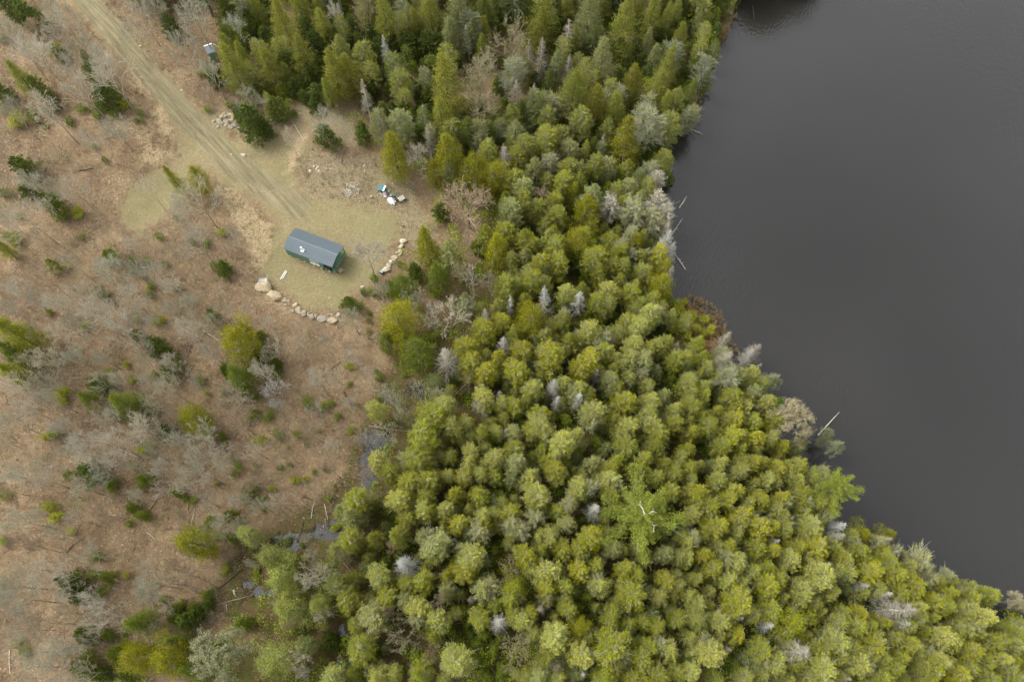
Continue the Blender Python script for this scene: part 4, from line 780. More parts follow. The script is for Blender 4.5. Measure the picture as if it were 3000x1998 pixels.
if MERGE:
    Vs, Fs, Cs, Ts, Ms = [], [], [], [], []; off = 0
    for (x, y, z, rz, k, kz, me, col) in MERGE:
        v = np.empty(len(me.vertices)*3, np.float32); me.vertices.foreach_get('co', v); v = v.reshape(-1, 3)*np.array([k, k, kz])
        f = np.empty(len(me.loops), np.int32); me.loops.foreach_get('vertex_index', f); f = f.reshape(-1, 4)
        mi = np.empty(len(me.polygons), np.int32); me.polygons.foreach_get('material_index', mi); sel = rnd(len(f)) < .5; f = f[sel]; mi = mi[sel]
        ti = np.empty(len(me.vertices), np.float32); me.attributes['tint'].data.foreach_get('value', ti)
        c_, s_ = math.cos(rz), math.sin(rz)
        Vs.append(np.stack([v[:, 0]*c_-v[:, 1]*s_+x, v[:, 0]*s_+v[:, 1]*c_+y, v[:, 2]+z], -1)); Fs.append(f+off); off += len(v)
        Cs.append(np.tile(np.array([*col, 1.0], np.float32)*R.uniform(.88, 1.12), (len(v), 1))); Ts.append(ti); Ms.append(mi)
    mm_, n_ = mat('thicket_needles'); a_ = N(n_, 'ShaderNodeAttribute', attribute_name='col'); t_ = N(n_, 'ShaderNodeAttribute', attribute_name='tint')
    mr_ = N(n_, 'ShaderNodeMapRange'); mr_.inputs['To Min'].default_value = .7; mr_.inputs['To Max'].default_value = 1.3; L(n_, t_.outputs['Fac'], mr_.inputs[0])
    h_ = N(n_, 'ShaderNodeHueSaturation'); L(n_, a_.outputs['Color'], h_.inputs['Color']); L(n_, mr_.outputs[0], h_.inputs['Value'])
    d_ = N(n_, 'ShaderNodeBsdfDiffuse'); q_ = N(n_, 'ShaderNodeBsdfTranslucent'); x_ = N(n_, 'ShaderNodeMixShader'); o_ = N(n_, 'ShaderNodeOutputMaterial'); x_.inputs[0].default_value = .28
    L(n_, h_.outputs[0], d_.inputs[0]); L(n_, h_.outputs[0], q_.inputs[0]); L(n_, d_.outputs[0], x_.inputs[1]); L(n_, q_.outputs[0], x_.inputs[2]); L(n_, x_.outputs[0], o_.inputs[0])
    me = mesh_np('small_conifers', np.concatenate(Vs), [np.concatenate(Fs)], [mm_, M_twig], np.concatenate(Ms), np.concatenate(Ts))
    at = me.attributes.new('col', 'FLOAT_COLOR', 'POINT'); at.data.foreach_set('color', np.concatenate(Cs).ravel())
    tag(link(bpy.data.objects.new('small_conifers', me)), 'smaller conifers crowded between the larger crowns all through the forest', 'conifers', kind='stuff')
for kind, tone, cx, cy, w, lab in SPECIAL:
    o = place(kind, tone, cx, cy, w, 1, lab, h=13 if kind == 'E' else 9, zc=.8)
    if cy > 1500: link(bpy.data.objects.new('dead_top', DT), o)

# trees seen at the top of the picture continue behind the frame
for k in range(46):
    cx = R.uniform(380, 2050); cy = R.uniform(-190, -35)
    place(R.choice('PPQFFCK'), R.choice('oodgk'), cx, cy, R.uniform(50, 85))

# ------------------------------------------------------------------ stuff: undergrowth, brush, shore sedge, pebbles
def mask_pts(n, poly_px, x0, x1, y0, y1):
    P = np.stack([NP.uniform(x0, x1, n), NP.uniform(y0, y1, n)], -1)
    h = ground_h(P[:, 0], P[:, 1]); a, b = project(P[:, 0], P[:, 1], h)
    m = poly_sd(a, b, poly_px) > 0
    return P[m], h[m], a[m], b[m]
P, h, a, b = mask_pts(3600, FOREST, -60, 112, -15, 150)
keep = (h > .05)
for s_ in SEDGE: keep &= poly_sd(a, b, s_) < -6
P, h = P[keep], h[keep]; hh = NP.uniform(.6, 1, len(P))**2*(1.6+4.2*vnoise(P[:, 0], P[:, 1], 8)); rr = .6+.34*hh
nb = 110; i = np.repeat(np.arange(len(P)), nb); n = len(i)
az = rnd(n, 0, 6.28); tt = rnd(n); ra = rr[i]*(1.05-tt**1.5*.8)*rnd(n, .45, 1.05)
C = np.stack([P[i, 0]+np.cos(az)*ra, P[i, 1]+np.sin(az)*ra, h[i]+hh[i]*(.12+.88*tt)], -1)
q = leaf_quads(C, np.stack([np.cos(az), np.sin(az), az*0+.2], -1), .27, .17)
o = link(bpy.data.objects.new('undergrowth', assemble('undergrowth', q, None, [M_leaf]))); o.color = (.28, .35, .035, 1)
tag(o, 'dense low green undergrowth filling the gaps between the forest trees', 'undergrowth', kind='stuff')
# leafless saplings and brush
OPEN = [(-60,-60),(560,-60),(700,60),(640,250),(900,380),(1060,440),(1230,560),(1200,740),(1120,860),(1150,1080),(1260,1180),(1100,1330),(980,1560),(760,1640),(700,1900),(300,2100),(-60,2100)]
P, h, a, b = mask_pts(23000, OPEN, -118, 5, -20, 150)
inn = np.full(len(P), -1e9)
for g in GRASS: inn = np.maximum(inn, poly_sd(a, b, g))
keep = (inn < -6) & (vnoise(P[:, 0], P[:, 1], 5) > NP.uniform(.1, .8, len(P))); P, h = P[keep], h[keep]
S0, S1, Ra, Rb = [], [], [], []
m = len(P); hs_ = rnd(m, .5, 3.4)*(.45+.9*vnoise(P[:, 0], P[:, 1], 11))
lean = NP.normal(0, .2, (m, 2)); top = np.stack([P[:, 0]+lean[:, 0]*hs_, P[:, 1]+lean[:, 1]*hs_, h+hs_], -1); bot = np.stack([P[:, 0], P[:, 1], h-.1], -1)
S0.append(bot); S1.append(top); Ra.append(rnd(m, .016, .032)); Rb.append(np.full(m, .007))
for _ in range(8):
    f = rnd(m, .25, .9)[:, None]; c = bot+(top-bot)*f; e = c+np.stack([NP.normal(0, .26, m)*hs_, NP.normal(0, .26, m)*hs_, rnd(m, .1, .4)*hs_], -1)
    S0.append(c); S1.append(e); Ra.append(np.full(m, .013)); Rb.append(np.full(m, .006))
M_brush = twig_mat("brush_twigs", (.47,.42,.32))
o = link(bpy.data.objects.new('brush', assemble('brush', None, tuple(np.concatenate(s) for s in (S0, S1, Ra, Rb)), [M_brush])))
tag(o, 'thin leafless brush and saplings scattered over the brown leaf litter', 'brush', kind='stuff')
# low green plants between the bushes
P, h, a, b = mask_pts(5200, OPEN, -118, 5, -20, 150); inn = np.full(len(P), -1e9)
for g in GRASS: inn = np.maximum(inn, poly_sd(a, b, g))
keep = (inn < -8) & (vnoise(P[:, 0], P[:, 1], 4.3)*.6+vnoise(P[:, 0]+50, P[:, 1], 13)*.5 > NP.uniform(.5, .95, len(P))); P, h = P[keep], h[keep]
i = np.repeat(np.arange(len(P)), 34); n = len(i); az = rnd(n, 0, 6.28); ra = rnd(n)**.7*rnd(len(P), .15, .6)[i]
C = np.stack([P[i, 0]+np.cos(az)*ra, P[i, 1]+np.sin(az)*ra, h[i]+rnd(n, .05, .4)], -1)
o = link(bpy.data.objects.new('low_plants', assemble('low_plants', leaf_quads(C, np.stack([np.cos(az), np.sin(az), az*0+.4], -1), .17, .1), None, [M_leaf]))); o.color = (.16, .175, .05, 1)
tag(o, 'sparse low green seedlings and plants dotted through the leaf litter', 'plants', kind='stuff')
# fallen leaves and dead bracken
M_dry = foliage_mat("dry_leaves", .55, .1)
P, h, a, b = mask_pts(120000, OPEN, -118, 5, -20, 150); inn = np.full(len(P), -1e9)
for g in GRASS: inn = np.maximum(inn, poly_sd(a, b, g))
keep = (inn < -3) & (vnoise(P[:, 0]+9, P[:, 1], 2.2) > NP.uniform(.15, .85, len(P))); P, h = P[keep], h[keep]; m = len(P)
q = leaf_quads(np.stack([P[:, 0], P[:, 1], h+.07], -1), np.stack([NP.normal(0, 1, m), NP.normal(0, 1, m), np.zeros(m)], -1), .26, .17, .25)
o = link(bpy.data.objects.new('leaf_litter', assemble('leaf_litter', q, None, [M_dry]))); o.color = (.40, .312, .20, 1)
tag(o, 'dry pale brown leaves strewn over the open slope', 'leaf litter', kind='stuff')
P, h, a, b = mask_pts(46000, OPEN, -118, 5, -20, 150); inn = np.full(len(P), -1e9)
for g in GRASS: inn = np.maximum(inn, poly_sd(a, b, g))
keep = (inn < -4) & (vnoise(P[:, 0]+30, P[:, 1]+12, 6)*.6+vnoise(P[:, 0]+3, P[:, 1], 1.7)*.5 > NP.uniform(.4, .9, len(P))); P, h = P[keep], h[keep]
i = np.repeat(np.arange(len(P)), 9); n = len(i); az = rnd(n, 0, 6.28); ra = rnd(n, .05, .4)
C = np.stack([P[i, 0]+np.cos(az)*ra, P[i, 1]+np.sin(az)*ra, h[i]+rnd(n, .05, .32)], -1)
o = link(bpy.data.objects.new('dead_bracken', assemble('dead_bracken', leaf_quads(C, np.stack([np.cos(az), np.sin(az), az*0+.5], -1), .34, .06, .3), None, [M_dry]))); o.color = (.25, .18, .105, 1)
tag(o, 'matted reddish brown dead bracken over the open slope', 'bracken', kind='stuff')
# twigs lying on the ground
P, h, a, b = mask_pts(5200, OPEN, -118, 5, -20, 150)
inn = np.full(len(P), -1e9)
for g in GRASS: inn = np.maximum(inn, poly_sd(a, b, g))
keep = inn < 0; P, h = P[keep], h[keep]; m = len(P); an = rnd(m, 0, 3.14); ln = rnd(m, .2, 1.5)**1.5
d = np.stack([np.cos(an)*ln, np.sin(an)*ln], -1)
e = P+d; s0 = np.stack([P[:, 0], P[:, 1], h+.05], -1); s1 = np.stack([e[:, 0], e[:, 1], ground_h(e[:, 0], e[:, 1])+.06], -1)
o = link(bpy.data.objects.new('fallen_twigs', assemble('fallen_twigs', None, (s0, s1, rnd(m, .015, .04), rnd(m, .008, .02)), [twig_mat("litter_twigs", (.36,.29,.21))])))
tag(o, 'small broken twigs lying all over the leaf litter', 'twigs', kind='stuff')
# grass tufts on bog and clearing edge, rusty sedge along the shore
def tufts(name, pts, hs, cnt, hgt, wid, col, label, cat):
    m = len(pts); i = np.repeat(np.arange(m), cnt); n = len(i); az = rnd(n, 0, 6.28); sp = rnd(n, 0, .35)
    B_ = np.stack([pts[i, 0]+np.cos(az)*sp*.6, pts[i, 1]+np.sin(az)*sp*.6, hs[i]], -1)
    T_ = B_+np.stack([np.cos(az)*sp*1.3, np.sin(az)*sp*1.3, rnd(n, .5, 1)*hgt], -1)
    sd = np.stack([-np.sin(az), np.cos(az), az*0], -1)*wid
    q = np.stack([B_-sd, B_+sd, T_+sd*.4, T_-sd*.4], 1)
    o = link(bpy.data.objects.new(name, assemble(name, q, None, [M_leaf]))); o.color = (*col, 1); return tag(o, label, cat, kind='stuff')
pp, ph = [], []
for s_ in SEDGE:
    P, h, a, b = mask_pts(14000, s_, 20, 62, 40, 125); pp.append(P); ph.append(h)
xs = [p for p in SHORE_PX if 60 < p[1] < 1850]
P, h, a, b = mask_pts(26000, [(x-14, y+8) for x, y in SHORE_PX]+[(x+8, y-4) for x, y in SHORE_PX[::-1]], 10, 105, -15, 140)
k = vnoise(P[:, 0], P[:, 1], 6) > .52; pp.append(P[k]); ph.append(h[k])
P = np.concatenate(pp); h = np.maximum(np.concatenate(ph), -.1)
tufts('sedge', P, h, 16, .95, .035, (.31,.23,.115), 'rusty orange sedge growing along the pond edge', 'sedge')
P, h, a, b = mask_pts(6500, BOG, -55, 30, -15, 90); k = (vnoise(P[:, 0], P[:, 1], 3.1) > .45) & (h > .1)
tufts('bog_grass', P[k], h[k], 9, .4, .03, (.26,.20,.075), 'tan and green tufts of grass in the wet ground by the brook', 'grass')
# pebbles on sandy ground
pp, ph = [], []
for s_, c_ in zip(SAND+LEAFY, [150, 120, 40, 40, 60, 40, 20, 30, 420, 70]):
    P, h, a, b = mask_pts(9000, s_, -80, 0, 45, 110); pp.append(P[:c_]); ph.append(h[:c_])
P = np.concatenate(pp); h = np.concatenate(ph); m = len(P)
oct_ = np.array([[1,0,0],[0,1,0],[-1,0,0],[0,-1,0],[0,0,.7],[0,0,-.5]]); of = np.array([[0,1,4],[1,2,4],[2,3,4],[3,0,4],[1,0,5],[2,1,5],[3,2,5],[0,3,5]])
sz = rnd(m, .04, .15)[:, None, None]*NP.uniform(.6, 1.3, (m, 6, 1))
V = (oct_[None]*sz+np.stack([P[:, 0], P[:, 1], h], -1)[:, None]).reshape(-1, 3); Fp = (np.arange(m)*6)[:, None, None]+of[None]
M_stone = simple("tan_stone", (.40,.325,.21), .9, .38, 2.2); M_stoneg = simple("grey_stone", (.31,.275,.21), .9, .4, 2.2); M_stonew = simple("pale_stone", (.48,.42,.31), .9, .3, 2.2)
tag(link(bpy.data.objects.new('pebbles', mesh_np('pebbles', V, [Fp.reshape(-1, 3)], [M_stonew]))), 'small pale pebbles scattered over sand and rough ground', 'pebbles', kind='stuff')

# ------------------------------------------------------------------ boulders and stones
import bmesh
def stone(cx, cy, w, hgt, label, m=None, nm='boulder', group=None, flat=.62, seed=None, cat='boulder'):
    x, y, z = G(cx, cy, .15); dep = CAMH/(math.cos(TILT)-(999-cy)/FPX*math.sin(TILT)); rx, ry = w*dep/FPX/2, hgt*dep/FPX/2*1.05
    rs = np.random.default_rng(int(cx*7+cy*13)); bm = bmesh.new(); bmesh.ops.create_icosphere(bm, subdivisions=3, radius=1)
    pl = rs.normal(0, 1, (17, 3)); pl /= np.linalg.norm(pl, axis=1)[:, None]; pd = rs.uniform(.52, .86, 17)
    for v in bm.verts:
        p = np.array(v.co)
        for nrm, d_ in zip(pl, pd):
            s_ = p@nrm-d_
            if s_ > 0: p = p-nrm*s_*.92
        v.co = p*(1+rs.normal(0, .012))
    zz = min(rx, ry)*flat*1.25
    for v in bm.verts: v.co = (v.co.x*rx*1.32, v.co.y*ry*1.32, v.co.z*zz*1.2+zz*.35)
    me = bpy.data.meshes.new(nm); bm.to_mesh(me); bm.free(); me.materials.append(m or M_stone)
    o = link(bpy.data.objects.new(nm, me)); o.location = (x, y, z-.05-zz*.1); o.rotation_euler = (0, 0, R.uniform(-.15, .15)); return tag(o, label, cat, group)
OW = ['first','second','third','fourth','fifth','sixth','seventh','eighth','ninth','tenth','eleventh','twelfth','thirteenth','fourteenth','fifteenth','sixteenth','seventeenth','eighteenth','nineteenth','twentieth']
row = [(175,305,190,150,'s'),(310,420,195,140,'s'),(433,485,95,65,'s'),(505,495,55,42,'g'),(470,548,64,36,'g'),(565,632,66,56,'g'),(612,568,84,84,'s'),(655,622,88,104,'s'),(690,675,50,50,'g'),(735,668,76,80,'g'),(797,690,44,48,'g'),(845,728,84,80,'g'),(900,710,40,64,'g'),(944,742,42,36,'g'),(1020,760,158,94,'g'),(1085,690,44,32,'g'),(1135,685,60,34,'g'),(1140,782,176,104,'s'),(1228,702,70,66,'g')]
mm = dict(s=M_stone, g=M_stoneg, w=M_stonew)
for k, (x, y, w, h_, c) in enumerate(row):
    lab = {0: 'huge tan boulder at the west end of the stone row, below the wheelbarrow', 1: 'large flat-topped diamond-shaped tan boulder, second in the row from the wheelbarrow'}.get(k, '%s stone from the wheelbarrow in the row edging the lawn' % OW[k])
    stone(740+x/4.906, 780+y/4.906, w/4.906*(1.08 if k < 2 else 1), h_/4.906, lab, mm[c], group='boulders edging the lawn', flat=.75 if k < 2 else .6)
for k, (x, y, w, h_, c) in enumerate([(595,1100,140,110,'w'),(655,1022,95,85,'w'),(725,950,135,104,'w'),(760,865,134,74,'s'),(855,825,80,60,'g'),(795,780,58,50,'g'),(870,755,96,74,'s'),(885,660,92,92,'w'),(930,555,114,106,'w')]):
    stone(1040+x/6.535, 620+y/6.535, w/6.535, h_/6.535, '%s boulder counting up from the dark bin, east row by the lawn' % OW[k], mm[c], group='boulders of the east row')
for x, y, w, h_, c, lab in [(1577,300,58,38,'w','single white flat stone at the lawn corner between both boulder rows'),(1100,447,32,42,'s','small pinkish stone lying alone near the lower lawn edge'),(1016,87,24,24,'w','small pale block on the grass below the cabin'),(45,300,20,18,'w','small pale stone left of the huge boulder'),(1205,865,20,24,'w','small white stone below the boulder row, right end'),(950,152,14,12,'w','tiny white stone on the lawn below the cabin')]:
    stone(740+x/4.906, 780+y/4.906, w/4.906, h_/4.906, lab, mm[c], 'stone', cat='stone')
PLACES = [(550,320,72,62,'w','pale square rock at the west end of the white stones above the lawn'),(617,232,44,44,'w','bright white round rock on the rough ground above the lawn'),(685,240,60,50,'w','cream rock right of the bright white round rock'),(703,312,62,44,'w','cream rock below the cream rock in the white cluster'),(658,278,44,36,'w','small cream rock in the middle of the white cluster'),(930,275,62,32,'s','flat pink rock right of the white stone cluster'),(898,200,104,30,'g','long flat grey-tan slab above the white stones'),(845,265,40,60,'g','grey upright rock right of the dark hole'),(1320,270,22,24,'w','tiny white rock between white stones and junk pile'),(1540,312,36,40,'w','white rock right of the tiny white rock, above the woodpile'),(1448,240,24,26,'w','small white rock near the forest edge above the woodpile'),(1530,217,56,38,'w','pale rock pair at the forest edge above the junk pile'),(1080,490,40,30,'g','grey rock left above the woodpile'),(1410,710,42,36,'w','white rock touching the woodpile on its right'),(985,707,34,24,'s','tan rock left of the woodpile'),(1125,378,18,18,'w','tiny white stone above the woodpile'),(2050,530,30,44,'s','tan stone above the junk pile'),(1660,665,70,24,'g','grey rock in the rough above the woodpile to its right')]
for x, y, w, h_, c, lab in PLACES[:17]: stone(820+x/6.197, 450+y/6.197, w/6.197, h_/6.197, lab, mm[c], 'rock', cat='rock', group='loose pale rocks above the lawn')
rub = [(1510,830,40),(1530,805,34),(1555,800,40),(1585,795,44),(1615,800,40),(1525,850,36),(1560,835,46),(1595,830,50),(1560,860,34),(1585,878,40),(1615,860,38),(1635,840,36),(1640,880,30),(1540,780,26),(1660,870,30),(1650,905,26),(1690,880,34),(1500,875,24),(1470,835,26)]
for k, (x, y, w) in enumerate(sorted(rub)):
    stone(x/2.354, y/2.354, w/2.354, w/2.354*.75, '%s block from the left in the rubble heap beside the track' % OW[k], R.choice([M_stoneg, M_stone]), 'rock', group='rubble heap by the track', cat='rock')
for x, y, w, lab in [(1590,1060,14,'pale stone on the dry grass below the track fork'),(1675,1068,34,'cream flat stone on the grass right of the track bend'),(970,528,10,'tiny white stone in the middle of the dirt track'),(965,316,18,'pale stone right of the upper dirt track'),(1250,618,22,'tan stone between the dirt track and the firs'),(1485,1318,24,'pale stone on the brown island below the track'),(2320,730,24,'pale stone beside the golden-topped conifers'),(1385,465,30,'tan stone above the track among the litter')]:
    stone(x/2.354, y/2.354, w/2.354, w/2.354*.7, lab, M_stonew, 'stone', cat='stone')
# scrap-wood heap
b = MB(); hx, hy, hz = G(1029, 555, .2)
for k in range(110):
    r_ = R.random()**.6*1.45; a = R.uniform(0, 6.283); L_ = R.uniform(.25, .75); t = R.uniform(0, 3.14); x, y = hx+math.cos(a)*r_*1.05, hy+math.sin(a)*r_
    z = float(ground_h(x, y))+.08+max(0, .38*(1-r_/1.5))*R.random(); dz = R.uniform(-.1, .12)
    b.tube([(x-math.cos(t)*L_/2, y-math.sin(t)*L_/2, z-dz), (x+math.cos(t)*L_/2, y+math.sin(t)*L_/2, z+dz)], R.uniform(.03, .075), 4)
tag(b.build('wood_scraps', simple("split_wood", (.60,.54,.43), .9, .35, 1.5)), 'heap of pale split wood scraps on rough ground above the lawn', 'wood heap', kind='stuff')

# ------------------------------------------------------------------ fallen logs
LOGS = []
def log(x0, y0, x1, y1, r, m, z=.12, lab=None, branches=0):
    a = G(x0, y0, z); c = G(x1, y1, z); n = 5; b = MB(); pts = []
    for i in range(n+1):
        f = i/n; x, y = a[0]+(c[0]-a[0])*f, a[1]+(c[1]-a[1])*f
        pts.append(np.array((x+R.gauss(0, .04), y+R.gauss(0, .04), a[2]+z+(c[2]-a[2])*f+R.gauss(0, .02))))
    org = pts[0].copy(); b.tube([p-org for p in pts], [r*(1-.5*i/n) for i in range(n+1)], 6)
    for _ in range(branches):
        i = R.randrange(1, n); an = R.uniform(0, 6.28); l = R.uniform(.3, .9); p = pts[i]-org; b.tube([p, p+np.array((math.cos(an)*l, math.sin(an)*l, R.uniform(0, .3)))], [r*.4, .01], 4)
    o = b.build('fallen_log', m); o.location = org; tag(o, lab, 'log', 'fallen logs'); 
    if not lab: TREES.append((o, 'L', 'x', (x0+x1)/2, (y0+y1)/2, 0, None))
Z2 = 2.354
for tx, ty, lst in [
 (0,666,[(1315,800,1285,900,'t'),(1400,710,1530,800,'w'),(2350,920,2180,1060,'t'),(430,700,880,830,'t'),(1085,628,1102,660,'w'),(1155,645,1162,668,'w'),(1490,1530,1570,1460,'w'),(1560,1530,1610,1500,'w'),(320,1135,540,1160,'t'),(1110,350,1210,330,'d'),(2190,800,2240,770,'t')]),
 (0,1332,[(1500,930,1770,690,'d'),(1770,600,1880,655,'w'),(1500,1030,1740,970,'t'),(65,1340,68,1505,'w'),(430,1115,525,1058,'t'),(1030,375,1110,270,'t'),(1320,485,1345,370,'w'),(645,1075,660,1010,'t'),(1145,1110,1160,1030,'d'),(1065,1200,1110,1150,'w'),(1060,260,1190,190,'t'),(500,620,590,550,'t'),(455,670,520,600,'d'),(1640,730,1720,615,'d'),(2050,600,2095,460,'d'),(2145,440,2165,320,'w'),(2235,340,2260,440,'w'),(1900,335,2100,340,'t'),(2000,260,2150,380,'t'),(1045,1000,1065,1065,'t'),(1090,990,1110,1060,'t'),(2090,290,2150,310,'d'),(1010,535,1070,580,'w'),(1200,970,1275,1030,'t'),(1560,1030,1565,1080,'w'),(1300,300,1295,380,'t'),(1660,690,1560,760,'d')]),
 (0,0,[(2030,860,2100,980,'w'),(725,955,800,940,'t'),(810,890,816,940,'w'),(550,1180,640,1160,'d'),(410,720,440,745,'w'),(575,900,620,960,'d')]),
 (1000,666,[(640,750,690,860,'d'),(760,1180,860,1080,'w'),(265,700,290,780,'w'),(20,920,70,880,'t'),(690,1040,740,1090,'w'),(15,1130,75,1240,'d'),(50,990,130,960,'t'),(710,760,780,680,'d'),(180,760,215,770,'d'),(120,710,130,725,'w'),(190,1370,420,1400,'t'),(340,1280,430,1350,'d'),(300,780,370,800,'t')]),
 (1000,1332,[(100,968,210,915,'t'),(45,470,72,535,'w'),(15,745,70,808,'t'),(780,1170,880,1130,'t'),(260,680,262,770,'w'),(810,1260,890,1320,'d'),(180,0,250,130,'d'),(0,215,100,225,'d'),(165,940,170,1000,'t')]),
 (2000,1332,[(1020,1412,1110,1420,'w')]),
 (1000,0,[(0,1130,8,1090,'d')]),]:
    for x0, y0, x1, y1, c in lst:
        r = {'t': .09, 'w': .075, 'd': .13}[c]; ln = math.hypot(x1-x0, y1-y0)
        log(tx+x0/Z2, ty+y0/Z2, tx+x1/Z2, ty+y1/Z2, r*(.7+.3*min(1.6, ln/150)), {'t': M_log, 'w': M_logw, 'd': M_logd}[c], branches=2 if ln > 120 else 0)
log(683.5, 1727.5, 692, 1748, .16, M_logw, lab='short thick pale log standing in the brook pool')
# the pole in the pond and shoreline driftwood
def driftwood(x0, y0, x1, y1, r, z0, z1, lab, m=M_logw, n=5, cat='dead wood', nm='driftwood'):
    a = np.array([*G0(x0, y0, z0), z0]); c = np.array([*G0(x1, y1, z1), z1]); b = MB(); d = c-a; b.tube([a*0, d*.35+np.array((0,0,.05)), d*.7, d], [r, r*.85, r*.6, r*.25], 6); L_ = np.linalg.norm(d)
    for k in range(n):
        f = R.uniform(.2, .95); s = R.uniform(.12, .3)*L_*(1.1-f); an = math.atan2(d[1], d[0])+R.choice([-1, 1])*R.uniform(.4, 1.1)
        b.tube([d*f, d*f+np.array((math.cos(an)*s, math.sin(an)*s, R.uniform(-.05, .35)*s))], [r*.35, .012], 4)
    o = b.build(nm, m); o.location = a; return tag(o, lab, cat, 'dead wood along the pond shore')
driftwood(2396, 1275, 2459, 1207, .085, .6, .25, 'long straight pale pole lying out over the pond water', n=0, nm='pole', cat='pole')
for k, (x0, y0, x1, y1, lab) in enumerate([(2022,296,2058,330,'forked dark branch reaching into the pond, uppermost'),(2020,378,2060,394,'pale spiky branch at the tip of the shore point'),(2018,384,2042,408,'dark branch just below the pale spiky branch'),(2030,290,2066,300,'thin pale branch above the forked dark branch'),(1935,455,1895,490,'tangled pale branches at the cove'),(1960,700,2000,640,'grey leaning branch rising from the snags'),(1990,610,2012,575,'grey branch fan over the water'),(1925,520,1900,560,'dark sunken branch beside the cove'),(2205,18,2210,60,'white thin stick standing in the dark reflection'),(2008,790,1975,740,'thin pale stick below the grey snags')]):
    driftwood(x0, y0, x1, y1, .07, .1, .4, lab, M_logd if 'dark' in lab else M_logw, n=7)
b = MB(); x, y = G0(1952, 518, .05); st = stone(1952, 519, 14, 12, 'dark rock standing in the cove water', M_logd, 'rock', cat='rock'); st.location = (x, y, -.05)

# ------------------------------------------------------------------ the cabin
gz = float(ground_h(-34.6, 62.5)); EZ = gz+2.75
cor = [np.array(G0(*p, EZ)) for p in ((830.9,728.2),(973.9,785.2),(1007.9,719.7),(864.8,667.6))]
cc = sum(cor)/4; yaw = math.atan2(*(cor[1]-cor[0]+cor[2]-cor[3])[::-1]); CL = np.linalg.norm(cor[1]-cor[0]+cor[2]-cor[3])/2; CW = 4.58
cab = thing('cabin', 'green cabin with blue-grey ribbed metal roof and open end porch on the lawn', 'cabin', (cc[0], cc[1], gz), yaw)
M_green = simple("green_siding", (.16,.27,.18), .7, .1, 1.2); M_roof = simple("blue_grey_metal_roof", (.112,.145,.163), .6, .08, .8, .5); M_white = simple("white_paint", (.78,.78,.72), .5, .05, 2)
M_deck = simple("green_deck_boards", (.15,.26,.16), .8, .15, 3); M_dark = simple("black_metal", (.015,.015,.018), .5, .1, 4, .4); M_glass = simple("window_glass", (.03,.035,.035), .08, .1, 1, .6); M_tan = simple("tan_wood", (.40,.33,.21), .8, .2, 5)
M_teal = simple("teal_plastic", (.045,.15,.17), .5, .12, 2, .4); M_tarp = simple("white_tarp", (.72,.74,.74), .6, .1, 3); M_greyp = simple("grey_metal", (.30,.31,.30), .5, .15, 3, .4); M_bag = simple("pale_bag", (.62,.60,.66), .6, .12, 3); M_grn = simple("green_plastic", (.02,.16,.10), .5, .1, 3, .4); M_red = simple("red_plastic", (.42,.10,.09), .6, .15, 3); M_mint = simple("mint_plastic", (.30,.58,.38), .5, .1, 3)
hl, hw = CL/2, CW/2; xp = hl-2.15
sd = MB(); sd.box((-hl+.12+xp)/2, 0, 1.5, xp+hl-.12, CW-.36, 2.34)
n_ = 46
for k in range(n_):   # batten strips on the long walls
    x = -hl+.2+(xp+hl-.25)*k/(n_-1)
    for s in (-1, 1): sd.box(x, s*(hw-.18+.012), 1.46, .035, .03, 2.2)
rs = .66
for x in (-hl+.12+.01, xp-.01):   # gable triangles
    w_ = hw-.18; sd.add([(x-.03, -w_, 2.67), (x+.03, -w_, 2.67), (x-.03, w_, 2.67), (x+.03, w_, 2.67), (x-.03, 0, 2.67+rs*.92), (x+.03, 0, 2.67+rs*.92)], [(0,2,4), (1,5,3), (0,4,5,1), (2,3,5,4), (0,1,3,2)])
sd.build('wall', M_green, cab)
for s, nm in ((-1, 'roof'), (1, 'roof')):
    r_ = MB(); th = .05; z0, z1 = 2.75, 2.75+rs; 
    r_.add([(-hl, s*hw, z0), (hl, s*hw, z0), (hl, 0, z1), (-hl, 0, z1), (-hl, s*hw, z0-th), (hl, s*hw, z0-th), (hl, 0, z1-th), (-hl, 0, z1-th)],
           [(0,1,2,3), (7,6,5,4), (0,4,5,1), (1,5,6,2), (3,7,4,0)] if s < 0 else [(3,2,1,0), (4,5,6,7), (1,5,4,0), (2,6,5,1), (0,4,7,3)])
    nr = 42; dz = rs/hw
    for k in range(nr):
        x = -hl+.06+(CL-.12)*k/(nr-1); a = .04
        ya, yb = s*(hw-.01), s*.09; za, zb = z0+(hw-abs(ya))*dz, z0+(hw-abs(yb))*dz; t_ = .06
        r_.add([(x-a, ya, za), (x+a, ya, za), (x+a, yb, zb), (x-a, yb, zb), (x-a*.5, ya, za+t_), (x+a*.5, ya, za+t_), (x+a*.5, yb, zb+t_), (x-a*.5, yb, zb+t_)], [(4,5,6,7), (0,1,5,4), (1,2,6,5), (2,3,7,6), (3,0,4,7)])
    r_.build(nm, M_roof, cab)
rc = MB()
for s in (-1, 1): rc.add([(-hl-.01, 0, 2.75+rs+.035), (hl+.01, 0, 2.75+rs+.035), (hl+.01, s*.17, 2.75+rs-.02), (-hl-.01, s*.17, 2.75+rs-.02)], [(0,1,2,3)])
rc.build('ridge_cap', M_roof, cab)
